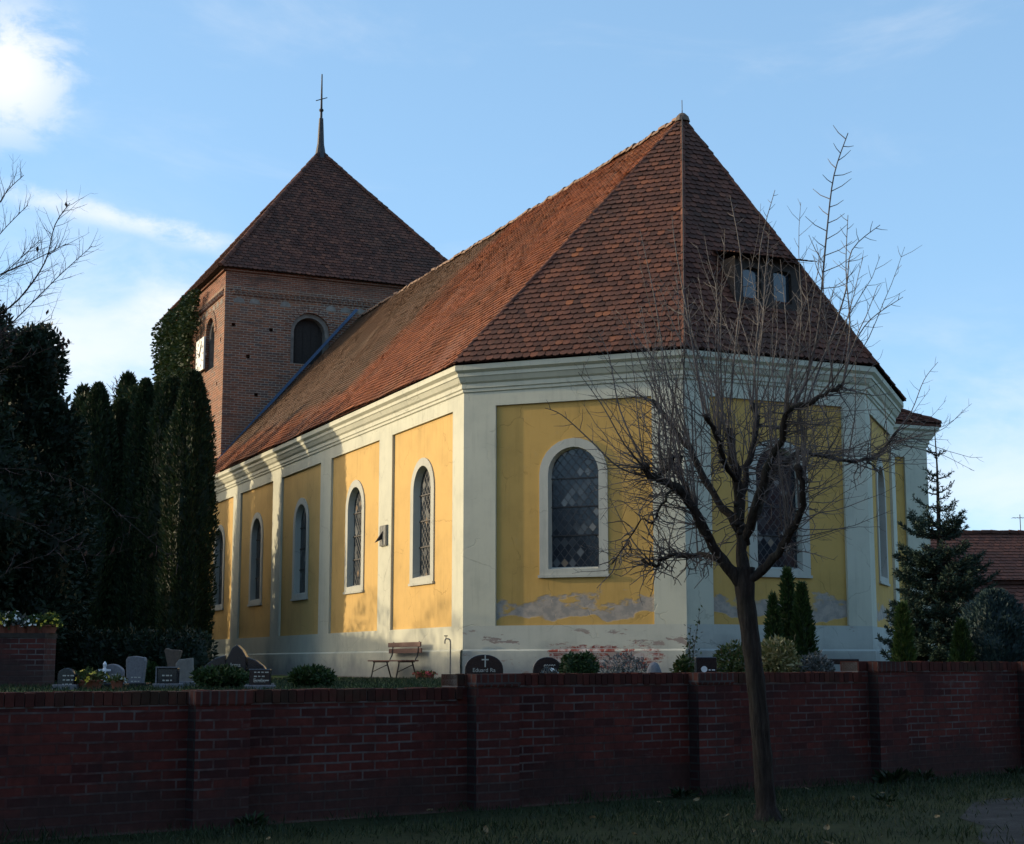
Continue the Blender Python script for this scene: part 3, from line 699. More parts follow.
# ------------------------------------------------------------------ tower
TX0, TW_ = 0.57, 10.6; TX1, TY1 = TX0 + TW_, TY + TW_; TZ = 15.52 + EYE; TCX, TCY = TX0 + TW_ / 2, TY + TW_ / 2
tp = [(TX0, TY1), (TX0, TY), (TX1, TY), (TX1, TY1), (TX0, TY1)]
TF = [Face(tp[i], tp[i + 1]) for i in range(4)]
tw_h = {0: [(TW_ - 2.35, .74, 11.75 + EYE, 13.17 + EYE, .74), (2.35, .74, 11.55 + EYE, 13.17 + EYE, .74)],
        1: [(3.52, .82, 11.85 + EYE, 13.16 + EYE, .80), (7.2, .82, 11.85 + EYE, 13.16 + EYE, .80)], 2: [], 3: []}
tower = MB(); putlog = {0: [(TW_ - .55, 12.6), (TW_ - 1.0, 10.9)], 1: [(.37, 13.13), (1.89, 13.05), (.98, 11.9), (1.35, 10.38), (9.6, 13.1)], 2: [], 3: []}
for i, F in enumerate(TF):
    pl_ = [(u, .075, z + EYE, z + EYE + .15, 0) for u, z in putlog[i]]
    wall_with_holes(tower, F, 0, F.L, ZG, TZ, tw_h[i] + pl_)
    for u, w_, z0, z1, _ in pl_:
        e = [(u - w_, z0), (u + w_, z0), (u + w_, z1), (u - w_, z1)]; strip(tower, F, e, 0, e, -.3); tower.quad(*[F.p(a, -.3, b) for a, b in e])
    for h in tw_h[i]: strip(tower, F, outline(*h), 0, outline(*h), -.55)
tower_o = tower.build('tower_wall', M['tower'], church)
for i, F in enumerate(TF):
    for h in tw_h[i]:
        mb = MB(); c, hw, zb, zs_, rise = h; k = 13
        for j in range(k):                                     # ring of brick voussoirs, slightly proud
            a0, a1 = math.pi * (j + .06) / k, math.pi * (j + .94) / k
            pts = [(c - r_ * math.cos(a), zs_ + r_ * rise / hw * math.sin(a)) for r_, a in ((hw, a0), (hw, a1), (hw + .30, a1), (hw + .30, a0))]
            V = [F.p(u, .03, z) for u, z in pts] + [F.p(u, -.01, z) for u, z in pts]; mb.add(V, [(0, 1, 2, 3)[::-1], (0, 1, 5, 4), (1, 2, 6, 5), (2, 3, 7, 6), (3, 0, 4, 7)])
        b = mb.build('belfry_opening', M['tower'], tower_o)
        mb = MB(); a_, b_ = outline(c, hw - .002, zb, zs_, rise), outline(c, hw - .17, zb, zs_, rise - .17)
        strip(mb, F, a_, -.13, b_, -.15); strip(mb, F, b_, -.15, b_, -.55); mb.build('plastered_reveal', M['old_plaster'], tower_o)
        mb = MB(); k = 5
        for j in range(k):
            u0, u1 = c - hw + 2 * hw * j / k, c - hw + 2 * hw * (j + .96) / k
            mb.quad(F.p(u0, -.50, zb), F.p(u1, -.50, zb), F.p(u1, -.50, zs_ + rise), F.p(u0, -.50, zs_ + rise))
        mb.quad(F.p(c - hw, -.53, zb), F.p(c + hw, -.53, zb), F.p(c + hw, -.53, zs_ + rise), F.p(c - hw, -.53, zs_ + rise)); mb.build('shutter_boards', M['wood_dark'], tower_o)
for F in TF[:2]:                                               # saw-tooth brick frieze below the eaves
    mb = MB()
    m_ = 46 if F is TF[1] else 46
    for j in range(m_):
        u = .25 + (F.L - .7) * j / (m_ - 1)
        mb.add([F.p(u, .0, 14.42 + EYE), F.p(u + .1, .11, 14.42 + EYE), F.p(u + .2, .0, 14.42 + EYE), F.p(u, .0, 14.60 + EYE), F.p(u + .1, .11, 14.60 + EYE), F.p(u + .2, .0, 14.60 + EYE)],
               [(0, 1, 4, 3), (1, 2, 5, 4), (0, 2, 1), (3, 4, 5)])
    mb.obox(F.p(.2, .05, 14.61 + EYE), (F.d[0] * (F.L - .45), F.d[1] * (F.L - .45), 0), (-F.n[0] * .06, -F.n[1] * .06, 0), (0, 0, .07))
    mb.build('brick_frieze', M['tower'], tower_o)
    mb = MB(); nb_ = 16; wb = (F.L - .5) / nb_
    for j in range(nb_):                                       # little plastered blind arches under the frieze
        if rng.random() < .25: continue
        c = .25 + wb * (j + .5); o_ = [(c + wb * .36 * math.cos(a), 14.12 + EYE + wb * .36 * math.sin(a)) for a in np.linspace(0, math.pi, 8)]; mb.add([F.p(u, .012, z) for u, z in o_], [tuple(range(8))])
    mb.build('blind_arches', M['old_plaster'], tower_o)['kind'] = 'stuff'
mb = MB()
for F in TF[:2]: mb.obox(F.p(-.1, .10, TZ - .16), (F.d[0] * (F.L + .2), F.d[1] * (F.L + .2), 0), (-F.n[0] * .12, -F.n[1] * .12, 0), (0, 0, .16))
mb.build('eaves_course', M['tower'], tower_o)
te = offset_poly([(TX0, TY1), (TX0, TY), (TX1, TY), (TX1, TY1), (TX0, TY1)], .30)
te[0] = te[4] = np.array([TX0 - .3, TY1 + .3]); TCX = 5.98; TA = (TCX, TCY, 22.62 + EYE); te = [z3(p, TZ - .05) for p in te]
mb = MB()
for i in range(4): tile_facet(mb, [te[i], te[i + 1], TA], tw=.2, ex=.19, sag=.012, old=.5)
tr_ = mb.build('tower_roof', M['tile_dark'], church, uv=False)
mb = MB()
for i in range(4): ridge_caps(mb, (te[i][0], te[i][1], te[i][2] + .03), (TA[0], TA[1], TA[2] + .03), r=.10, L=.34, jit=.008)
mb.build('hip_tiles', M['tile_dark'], tr_, uv=False)
mb = MB()
for i in range(4):
    a, b = te[i], te[i + 1]; ins = offset_poly([(TX0, TY1), (TX0, TY), (TX1, TY), (TX1, TY1), (TX0, TY1)], .0)
    mb.quad(a, b, (ins[i + 1][0], ins[i + 1][1], TZ - .06), (ins[i][0], ins[i][1], TZ - .06))
mb.build('soffit', M['wood_dark'], tr_)
mb = MB(); mb.lathe([(.34, -.5), (.24, -.1), (.16, .35), (.13, 1.0), (.10, 1.55), (.05, 1.6)], TA, 10)
sp = mb.build('spire', M['spire'], church)
mb = MB(); z0 = TA[2]
mb.tube([(TCX, TCY, z0 + 1.5), (TCX, TCY, z0 + 3.65)], [.06, .028], 6)
mb.tube([(TCX - .26, TCY, z0 + 2.36), (TCX + .26, TCY, z0 + 2.58)], .022, 5)
mb.lathe([(.005, -.1), (.09, -.05), (.11, 0), (.09, .05), (.005, .1)], (TCX, TCY, z0 + 1.95), 8)
mb.build('cross', M['iron'], sp)
# lead flashing where the nave roof meets the tower
mb = MB(); s0 = np.array([TX0 - .15, TY, ER + .75]); s1 = np.array([AXX - .05, TY, RZ + .34]); d_ = s1 - s0; d_ /= np.linalg.norm(d_); u_ = np.array([-d_[2], 0, d_[0]])
mb.obox(s0 - u_ * .02 + np.array([0, -.04, 0]), s1 - s0, (0, .03, 0), u_ * .12)
mb.obox(s0 + np.array([0, -.15, 0]) - u_ * .0, s1 - s0, (0, .11, 0), u_ * .02)
mb.build('lead_flashing', M['lead'], church)
# tower clock on the left face
clk = empty('tower_clock', (0, 0, 0), 'square white clock dial on the sunlit left face of the brick tower', 'clock')
clk.location = (CX, CY, 0); clk.rotation_euler = (0, 0, CROT)
mb = MB(); mb.box(TX0 - .16, TX0 - .08, 29.10, 30.46, 11.87 + EYE, 13.23 + EYE)
for y in (29.3, 30.2): mb.box(TX0 - .09, TX0 + .02, y, y + .08, 12.5 + EYE, 12.58 + EYE)
mb.build('dial', M['ochre_metal'], clk, bevel=.01)
for ang, ln, w in ((2.2, .50, .045), (.35, .34, .06)):
    mb = MB(); c = np.array([TX0 - .19, 29.78, 12.55 + EYE]); d = np.array([0, math.cos(ang), math.sin(ang)]); p_ = np.array([0, -d[2], d[1]])
    mb.obox(c - d * .12 - p_ * w / 2, d * (ln + .12), p_ * w, (.02, 0, 0)); mb.build('clock_hand', M['iron'], clk)
for k in range(12):
    mb = MB(); a = k * math.pi / 6; c = np.array([TX0 - .175, 29.78 + .56 * math.cos(a), 12.55 + EYE + .56 * math.sin(a)]); d = np.array([0, math.cos(a), math.sin(a)]); p_ = np.array([0, -d[2], d[1]])
    mb.obox(c - d * .07 - p_ * .02, d * .14, p_ * .04, (.02, 0, 0))
    mb.build('hour_mark', M['iron'], clk)
# sundial on the pilaster beside the first long window
sdl = empty('sundial', (CX, CY, 0), 'small grey board sundial with iron pointer on the pilaster between two long windows', 'sundial'); sdl.rotation_euler = (0, 0, CROT)
mb = MB(); mb.box(-PN - .05, -PN - .003, 5.12, 5.62, 3.02 + EYE, 3.56 + EYE)
for k in range(4): mb.box(-PN - .066, -PN - .052, 5.14 + k * .125, 5.235 + k * .125, 3.04 + EYE, 3.54 + EYE)
mb.build('dial_board', M['slate_grey'], sdl)
mb = MB(); mb.add([(-PN - .06, 5.30, 3.42 + EYE), (-PN - .06, 5.36, 3.20 + EYE), (-PN - .24, 5.46, 3.10 + EYE), (-PN - .06, 5.40, 3.42 + EYE), (-PN - .06, 5.43, 3.20 + EYE), (-PN - .24, 5.49, 3.10 + EYE)], [(0, 2, 1), (3, 4, 5), (0, 3, 5, 2), (1, 2, 5, 4), (0, 1, 4, 3)])
mb.build('pointer', M['iron'], sdl)

# ------------------------------------------------------------------ street wall: brick with piers, stepping up to the right
wall = empty('brick_wall', wp(0, 0, 0), 'long dark red brick churchyard wall with shallow piers stepping up to the right', 'wall')
def wl(s, n, z):
    p = wp(s, n, z); return (p[0] - WO[0], p[1] - WO[1], z)
def wbox(mb, s0, s1, n0, n1, z0, z1): mb.obox(wl(s0, n0, z0), (WD[0] * (s1 - s0), WD[1] * (s1 - s0), 0), (WN[0] * (n1 - n0), WN[1] * (n1 - n0), 0), (0, 0, z1 - z0))
PS = 2.94; P0 = -.545
steps = [(-26.0, P0 - .12, EYE - .235), (P0 - .12, P0 + 2 * PS - .18, EYE - .105), (P0 + 2 * PS - .18, 28.0, EYE + .018)]
TH = 0.26
for a, b, zt in steps:
    mb = MB(); wbox(mb, a, b, -TH, 0, -.3, zt - .131); mb.build('wall_body', M['street_brick'], wall)
    mb = MB(); wbox(mb, a, b, -TH + .006, -.006, zt - .118, zt - .012); u = a; mb.cur = 1
    while u < b + .01:                                         # a course of upright bricks, none quite level with the next
        w_ = .073 + rng.normal(0, .002); dz, dn = rng.normal(0, .0035), rng.normal(0, .004) - (.008 if rng.random() < .05 else 0); q = len(mb.f)
        wbox(mb, u, u + w_, -TH - .012, .012 + dn, zt - .118 + dz, zt - .005 + dz); mb.r[q:] = [float(rng.random())] * 6; u += .083
    mb.build('coping', [M['bed'], M['cap_brick']], wall)
    mb = MB(); wbox(mb, a, b, -TH - .004, .004, zt - .131, zt - .118); mb.build('mortar_bed', M['bed'], wall)
for k in range(-8, 10):
    s = P0 + PS * k; zt = [z for a, b, z in steps if a <= s + .1 < b][0]
    mb = MB(); wbox(mb, s, s + .52, 0.0, .155, -.3, zt - .131); mb.mi[-1] = 1; mb.build('pier', [M['street_brick'], M['dark_side_brick']], wall)
    mb = MB(); wbox(mb, s - .01, s + .53, .013, .167, zt - .118, zt - .006); wbox(mb, s, s + .52, .001, .16, zt - .131, zt - .118); mb.build('pier_cap', M['coping_brick'], wall)

# ------------------------------------------------------------------ vegetation builders
def unit(v): return v / (np.linalg.norm(v, axis=-1, keepdims=True) + 1e-9)
def rand_dirs(r, n): return unit(r.normal(size=(n, 3)))
def foliage(mb, P, N, r, L, Wd, up=0.3, spread=0.7, rlo=0.0, rhi=1.0):
    n = len(P); D = unit(N + r.normal(size=(n, 3)) * spread + np.array([0, 0, up])); U = unit(np.cross(D, rand_dirs(r, n)))
    mb.leaves(P, D, U, L * r.uniform(.6, 1.35, n), Wd * r.uniform(.6, 1.3, n), rlo + (rhi - rlo) * r.random(n))
def conifer_column(name, base, h, rad, seed, label, group, mat='thuja', n=9000, L=.14, Wd=.05, prof=None, cat='tree', lumps=9):
    """dense narrow evergreen: a dark inner core, many upright sprays in uneven vertical flutes"""
    r = np.random.default_rng(seed); t = empty(name, tuple(base), label, cat, group)
    prof = prof or (lambda u: np.minimum(1.0, (1 - u) ** .62 * 1.12) * (0.72 + .28 * np.minimum(1, u / .14)))
    ph = r.uniform(0, 6.28, 6)
    def rr(u, a):
        f = 1 + .10 * np.sin(lumps * a + ph[0] + 5 * u) + .07 * np.sin(5 * a + ph[1] - 9 * u) + .09 * np.sin(3 * a + ph[2] + 14 * u) * (u + .2) + .05 * np.sin(23 * u + ph[3] + 2 * a)
        return rad * prof(u) * f
    core = MB(); ns, na = 22, 14; V = []
    for i in range(ns + 1):
        u = i / ns * .985
        for j in range(na):
            a = 2 * math.pi * j / na; q = float(rr(u, a)) * .86; V.append((q * math.cos(a), q * math.sin(a), .05 + u * h * .985))
    F = [(i * na + j, i * na + (j + 1) % na, (i + 1) * na + (j + 1) % na, (i + 1) * na + j) for i in range(ns) for j in range(na)] + [tuple(range(ns * na, ns * na + na))]
    core.add(V, F, 0.0)
    u = 1 - np.sqrt(r.random(n)) if False else r.random(n) ** 1.15; a = r.uniform(0, 6.283, n); q = rr(u, a) * r.uniform(.80, 1.06, n)
    P = np.stack([q * np.cos(a), q * np.sin(a), .03 + u * h], 1); N = np.stack([np.cos(a), np.sin(a), np.full(n, .55)], 1)
    foliage(core, P, N, r, L, Wd, up=.75, spread=.45)
    m = max(4, n // 300); a = r.uniform(0, 6.283, m); z = r.uniform(.86, 1.0, m)           # ragged leader sprays
    q = rad * .25 * (1.02 - z); foliage(core, np.stack([q * np.cos(a), q * np.sin(a), z * h], 1), np.tile([0, 0, 1.0], (m, 1)), r, L * 1.3, Wd, up=1, spread=.3)
    core.build('crown', M[mat], t, uv=False)
    tr = MB(); tr.tube([(0, 0, -.1), (0, 0, h * .2), (0, 0, h * .5)], [rad * .16, rad * .13, rad * .06], 7); tr.build('trunk', M['bark'], t, uv=False)
    return t
def bush(name, base, blobs, seed, label, cat, mat, n, L, Wd, group=None, stems=True, up=.2, spread=.7, core=True):
    """rounded shrub from overlapping uneven lobes; blobs are (x, y, z, rx, ry, rz)"""
    r = np.random.default_rng(seed); t = empty(name, tuple(base), label, cat, group); mb = MB()
    vol = np.array([b[3] * b[4] + b[5] * (b[3] + b[4]) / 2 for b in blobs]); cnt = (n * vol / vol.sum()).astype(int)
    for (x, y, z, rx, ry, rz), k in zip(blobs, cnt):
        if core:
            c = MB(); ph = r.uniform(0, 6, 3); V = []
            for i in range(8):
                for j in range(12):
                    th, a = math.pi * (i + .5) / 8, 2 * math.pi * j / 12; f = .80 + .06 * math.sin(3 * a + ph[0] + 4 * th)
                    V.append((x + rx * f * math.sin(th) * math.cos(a), y + ry * f * math.sin(th) * math.sin(a), max(0.0, z + rz * f * math.cos(th))))
            mb.add(V, [(i * 12 + j, (i + 1) * 12 + j, (i + 1) * 12 + (j + 1) % 12, i * 12 + (j + 1) % 12) for i in range(7) for j in range(12)] + [tuple(range(12))], 0.0)
        d = rand_dirs(r, k); q = (.78 + .27 * r.random((k, 1)) ** .7) * (1 + .10 * np.sin(6 * d[:, :1] + 5 * d[:, 1:2] + 7 * d[:, 2:]))
        P = np.array([x, y, z]) + d * q * np.array([rx, ry, rz]); ok = P[:, 2] > 0.0
        foliage(mb, P[ok], d[ok], r, L, Wd, up=up, spread=spread)
    mb.build('crown', M[mat], t, uv=False)
    if stems:
        s = MB()
        for k in range(4): a = k * 1.6; s.tube([(0, 0, -.05), (.1 * math.cos(a), .1 * math.sin(a), blobs[0][2] * .9 + .05)], [.025, .012], 5)
        s.build('stem', M['bark'], t, uv=False)
    return t
def shoot(mb, p, d, L, r0, rg, twigs=True, curve=.12, tl=.32, up=.25, seg=8, sides=4, wig=.05):
    """one long young shoot: slightly wavy, bending upward, alternate side twigs"""
    d = unit(np.array(d, float)); pts = [np.array(p, float)]; st = L / seg; ds = []
    for i in range(seg):
        d = unit(d + np.array([0, 0, up / seg * 2]) + rg.normal(size=3) * wig); pts.append(pts[-1] + d * st); ds.append(d)
    rad = np.linspace(r0, r0 * .28, seg + 1); mb.tube(pts, rad, sides, cap=False)
    if twigs:
        a = rg.uniform(0, 6.28); nt_ = int(L / .11)
        for k in range(nt_):
            f = .22 + .78 * (k + rg.random()) / nt_; x = f * seg; i = min(int(x), seg - 1); q = pts[i] + (pts[i + 1] - pts[i]) * (x - i)
            a += 2.4 + rg.normal(0, .3); side = unit(np.cross(ds[i], [math.cos(a), math.sin(a), .1]))
            dd = unit(ds[i] * .75 + side * .8); l = tl * rg.uniform(.25, 1.0) * (1.15 - .7 * f)
            m1 = q + dd * l * .5; m2 = m1 + unit(dd + np.array([0, 0, .25]) + rg.normal(size=3) * .12) * l * .5
            mb.tube([q, m1, m2], [r0 * .38, r0 * .3, r0 * .18], 3, cap=False)
    return pts
def along(pts, f):
    pts = np.asarray(pts, float); L = np.linalg.norm(np.diff(pts, axis=0), axis=1); c = np.concatenate([[0], np.cumsum(L)]); x = f * c[-1]
    i = min(np.searchsorted(c, x, side='right') - 1, len(L) - 1); t = (x - c[i]) / (L[i] + 1e-9)
    return pts[i] * (1 - t) + pts[i + 1] * t, unit(pts[i + 1] - pts[i])
def smooth_path(pts, k=4):
    pts = np.asarray(pts, float); n = len(pts); out = []
    for i in range(n - 1):
        p0, p1, p2, p3 = pts[max(i - 1, 0)], pts[i], pts[i + 1], pts[min(i + 2, n - 1)]
        for t in np.arange(k) / k:
            out.append(.5 * ((2 * p1) + (-p0 + p2) * t + (2 * p0 - 5 * p1 + 4 * p2 - p3) * t * t + (-p0 + 3 * p1 - 3 * p2 + p3) * t ** 3))
    out.append(pts[-1]); return np.array(out)

# ------------------------------------------------------------------ the pollarded street tree
TREEY = 14.43
tb = at(766, 820, TREEY); tb[2] = 0
tree = empty('pollarded_tree', tuple(tb), 'bare pollarded tree with many upright shoots on the grass verge before the wall', 'tree')
rg = np.random.default_rng(21)
def tl_(x, y, dep=0.0): return at(x, y, TREEY + dep) - tb
trunk = MB(); tpath = smooth_path([tl_(767, 822), tl_(764, 790), tl_(761, 745), tl_(756, 690), tl_(750, 640), tl_(745, 600), tl_(743, 568, .02)], 5)
tpath[0][2] = -.1
tr = np.interp(np.linspace(0, 1, len(tpath)), [0, .03, .10, .5, .85, 1], [.190, .118, .088, .078, .082, .098]); tr = tr * (1 + .04 * np.sin(np.arange(len(tr)) * 1.7))
trunk.tube(tpath, tr, 22, rough=.055, rr=rg)
limbs = [  # (pixel x, pixel y, depth offset) along each main limb, start radius, end radius
    ([(742, 585, 0), (722, 560, -.05), (705, 532, -.15), (690, 503, -.25), (675, 487, -.3), (655, 478, -.35), (642, 466, -.4)], .085, .055),
    ([(735, 570, 0), (712, 556, .2), (690, 556, .4), (668, 557, .55), (655, 566, .6), (642, 560, .65)], .05, .022),
    ([(697, 515, -.2), (682, 478, .0), (678, 455, .1), (660, 476, .2)], .05, .035),
    ([(744, 575, 0), (741, 540, .05), (739, 500, .1), (734, 462, .15), (728, 430, .2)], .095, .06),
    ([(738, 530, .05), (718, 500, .3), (700, 470, .5), (686, 445, .65), (668, 420, .8), (652, 400, .9)], .06, .03),
    ([(746, 582, 0), (768, 565, -.1), (786, 540, -.25), (800, 512, -.4), (803, 488, -.5), (797, 465, -.55)], .075, .05),
    ([(744, 545, .05), (756, 508, -.15), (766, 472, -.3), (780, 445, -.4), (786, 415, -.5), (806, 404, -.55), (832, 392, -.6), (842, 386, -.6)], .07, .03),
    ([(745, 540, .1), (762, 500, .4), (778, 470, .6), (800, 452, .8), (826, 456, 1.0), (852, 462, 1.1), (876, 455, 1.2), (898, 430, 1.25)], .055, .018),
    ([(741, 520, .05), (744, 485, .3), (752, 452, .5), (757, 424, .7), (752, 404, .8)], .06, .04),
    ([(736, 480, .1), (722, 455, -.2), (716, 432, -.35), (704, 415, -.5)], .05, .035),
    ([(676, 487, -.3), (664, 500, -.45), (652, 522, -.5), (642, 520, -.5), (625, 545, -.5), (612, 565, -.5)], .022, .007),
]
LP = []
for pts, r0, r1 in limbs:
    p = smooth_path([tl_(*q) for q in pts], 4); n = len(p)
    p = p + rg.normal(size=p.shape) * .008; rr_ = np.linspace(r0 * .62, r1 * .52, n) * (1 + .10 * rg.normal(size=n).clip(-1, 1)); rr_[-3:] *= [1.1, 1.35, 1.1]
    trunk.tube(p, rr_, 11, rough=.06, rr=rg); LP.append((p, rr_))
for k in range(70):                                            # knuckles left by years of cutting
    p, rr_ = LP[rg.integers(0, 10)]; f = rg.uniform(.3, 1); q, d = along(p, f); rd = np.interp(f, np.linspace(0, 1, len(rr_)), rr_)
    dd = unit(rg.normal(size=3) + [0, 0, .4]); trunk.tube([q, q + dd * rd * .9, q + dd * rd * 1.5], [rd * .55, rd * .6, rd * .32], 6)
trunk.build('trunk', M['bark'], tree, smooth=True, uv=False)
tw = MB()
for li, lo, hi, n_, L in [(0, .45, 1, 19, 1.5), (1, .3, .9, 7, .8), (2, .5, 1, 12, 1.3), (3, .55, 1, 19, 2.0), (4, .35, 1, 17, 1.65), (5, .4, 1, 18, 1.4), (6, .45, 1, 21, 1.75), (7, .25, 1, 15, 1.2), (8, .5, 1, 16, 2.0), (9, .4, 1, 15, 1.9)]:
    p, rr_ = LP[li]
    for k in range(n_):
        q, d = along(p, rg.uniform(lo, hi)); out = unit(q * [1, 1, 0] + 1e-6)
        lean = rg.uniform(.05, .95) ** 1.3; az = rg.uniform(0, 6.28)
        dd = np.array([0, 0, 1.0]) + (out * .5 + np.array([math.cos(az), math.sin(az), 0]) * .7) * lean
        shoot(tw, q, dd, L * rg.uniform(.35, 1.12), rg.uniform(.0048, .0085), rg, up=.20, tl=.42, wig=.075)
# long outer shoots
def px_shoot(pts, r0, tl=.3):
    p = smooth_path([tl_(*q) for q in pts], 4); tw.tube(p, np.linspace(r0, r0 * .3, len(p)), 5, cap=False); n = int(np.linalg.norm(np.diff(p, axis=0), axis=1).sum() / .105)
    for k in range(n):
        f = .25 + .74 * (k + .5) / n; q, d = along(p, f); s = 1 if k % 2 else -1; sd_ = unit(np.cross(d, [0, 1, 0]) * s + rg.normal(size=3) * [.2, .7, .2])
        l = tl * rg.uniform(.45, 1) * (1.2 - .75 * f); m1 = q + unit(d * .55 + sd_) * l * .5; m2 = m1 + unit(d * .9 + sd_) * l * .5; tw.tube([q, m1, m2], [r0 * .36, r0 * .28, r0 * .16], 3, cap=False)
px_shoot([(790, 412, -.5), (806, 380, -.5), (818, 330, -.5), (822, 285, -.5), (827, 230, -.48), (834, 175, -.45), (848, 133, -.4)], .015, .42)
px_shoot([(806, 404, -.5), (830, 340, -.4), (846, 290, -.3), (852, 250, -.3), (880, 225, -.2)], .011, .34)
px_shoot([(842, 390, -.6), (852, 350, -.6), (870, 320, -.6), (903, 297, -.6)], .009, .26)
px_shoot([(842, 390, -.6), (850, 330, -.5), (846, 270, -.4), (848, 215, -.4)], .010, .3)
px_shoot([(898, 430, 1.25), (912, 410, 1.3), (924, 380, 1.3), (938, 362, 1.3)], .007, .25)
px_shoot([(852, 462, 1.1), (880, 470, 1.1), (905, 455, 1.1), (925, 430, 1.1)], .007, .2)
px_shoot([(655, 478, -.35), (620, 468, -.4), (590, 440, -.4), (562, 415, -.4), (545, 408, -.4)], .010, .3)
px_shoot([(650, 475, -.35), (625, 445, -.5), (602, 405, -.5), (578, 372, -.5)], .009, .28)
px_shoot([(645, 466, -.4), (620, 410, -.3), (610, 360, -.2), (598, 330, -.2)], .009, .26)
px_shoot([(690, 445, .6), (668, 380, .6), (655, 300, .6), (640, 230, .6)], .010, .22)
px_shoot([(704, 415, -.5), (690, 330, -.5), (676, 250, -.5), (672, 215, -.5)], .010, .22)
px_shoot([(728, 430, .2), (735, 350, .2), (742, 270, .2), (730, 195, .2)], .011, .26)
px_shoot([(752, 404, .8), (758, 330, .8), (760, 250, .8), (775, 190, .8)], .010, .26)
px_shoot([(655, 480, -.35), (670, 480, -.6), (640, 510, -.6), (618, 500, -.6), (600, 520, -.6)], .006, .2)
px_shoot([(655, 560, .6), (640, 590, .6), (643, 606, .6)], .005, .2)
# short crooked spurs hanging about the limbs
for k in range(420):
    p, rr_ = LP[rg.choice([0, 1, 1, 2, 3, 4, 5, 6, 7, 7, 8, 9, 10])]; q, d = along(p, rg.uniform(.2, 1)); dd = unit(rg.normal(size=3) + unit(q * [1, 1, 0]) * .5 - [0, 0, .15]); l = rg.uniform(.10, .42); pts = [q]
    for i in range(5): dd = unit(dd + rg.normal(size=3) * .45 + [0, 0, -.05]); pts.append(pts[-1] + dd * l / 5)
    tw.tube(pts, np.linspace(.0065, .003, 6), 4, cap=False)
    for i in (2, 3, 4):
        if rg.random() < .6: e_ = unit(rg.normal(size=3)); tw.tube([pts[i], pts[i] + e_ * l * .25], [.0035, .002], 3, cap=False)
# fine arching twigs on the right side
for k in range(110):
    p, rr_ = LP[rg.choice([5, 6, 7, 7, 8])]; q, d = along(p, rg.uniform(.35, 1)); dd = np.array([rg.uniform(.3, 1), rg.normal(0, .6), rg.uniform(-.25, .35)])
    shoot(tw, q, dd, rg.uniform(.5, 1.15), .0055, rg, up=.12, tl=.22, wig=.10)
for k in range(95):
    p, rr_ = LP[rg.choice([0, 0, 1, 2, 4])]; q, d = along(p, rg.uniform(.35, 1)); dd = np.array([-rg.uniform(.2, 1), rg.normal(0, .6), rg.uniform(-.2, .5)])
    shoot(tw, q, dd, rg.uniform(.4, .95), .0055, rg, up=.12, tl=.2, wig=.10)
tw.build('twigs', M['twig'], tree, uv=False)

# ------------------------------------------------------------------ bare tree on the left, its trunk beyond the picture's edge
lt = empty('bare_tree', (-7.4, 16.6, YARD), 'bare branches with a few withered leaves reaching in at the upper left', 'tree'); lto = np.array([-7.4, 16.6, YARD])
rl = np.random.default_rng(5)
mb = MB(); mb.tube(smooth_path([(0, 0, -.2), (.05, 0, 1.2), (.2, .1, 2.4), (.35, .1, 3.2)], 4), np.linspace(.17, .10, 13), 10)
mt = MB(); ml = MB()
def lbranch(pts, r0, dense=1.0, tl=.5):
    p = smooth_path([at(x, y, Y) - lto for x, y, Y in pts], 4); mb.tube(p, np.linspace(r0, r0 * .3, len(p)), 6)
    n = int(np.linalg.norm(np.diff(p, axis=0), axis=1).sum() / .13 * dense)
    for k in range(n):
        f = .2 + .8 * (k + rl.random()) / n; q, d = along(p, f); sd_ = unit(np.cross(d, rl.normal(size=3)))
        shoot(mt, q, unit(d * .7 + sd_ * .8 + [0, 0, .2]), tl * rl.uniform(.3, 1) * (1.15 - .6 * f), .0036, rl, up=.1, tl=.24, wig=.12, seg=5, sides=3)
        if rl.random() < .03: ml.leaves([q + rl.normal(size=3) * .05], [[rl.normal() * .3, rl.normal() * .3, -1]], [[1, 0, 0]], .065, .035, [rl.random()])
lbranch([(-160, 470, 16.6), (-90, 405, 16.3), (-20, 330, 16.0), (18, 300, 15.8), (45, 262, 15.7), (55, 225, 15.7), (70, 203, 15.7)], .013, 2.6, .65)
lbranch([(-160, 470, 16.6), (-80, 415, 16.8), (-10, 345, 17.0), (30, 305, 17.0), (60, 275, 17.1), (92, 246, 17.2)], .011, 2.6, .65)
lbranch([(-140, 420, 16.6), (-70, 330, 16.0), (-20, 285, 15.6), (30, 262, 15.4), (66, 244, 15.3)], .011, 2.6, .65)
lbranch([(-120, 380, 16.6), (-60, 290, 17.2), (-15, 250, 17.4), (8, 225, 17.5), (28, 205, 17.5)], .010, 2.6, .6)
lbranch([(-110, 350, 16.6), (-50, 250, 16.2), (-8, 212, 16.0), (8, 190, 16.0), (24, 175, 16.0)], .010, 2.6, .6)
lbranch([(-160, 480, 16.6), (-80, 420, 15.6), (0, 372, 15.2), (45, 350, 15.0), (72, 342, 15.0)], .009, 1.2, .3)
lbranch([(-160, 500, 16.6), (-60, 500, 15.6), (20, 520, 15.3), (90, 555, 15.2), (130, 548, 15.2)], .008, .8, .4)
lbranch([(-160, 520, 16.6), (-40, 585, 16.2), (30, 560, 16.0), (90, 545, 16.0)], .008, .8, .4)
lbranch([(-160, 500, 16.6), (-20, 470, 16.4), (70, 480, 16.2), (150, 540, 16.0), (185, 572, 16.0)], .008, .8, .35)
lbranch([(-150, 430, 16.6), (-70, 360, 16.2), (-25, 300, 16.0), (10, 268, 15.9), (40, 240, 15.9)], .010, 2.6, .6)
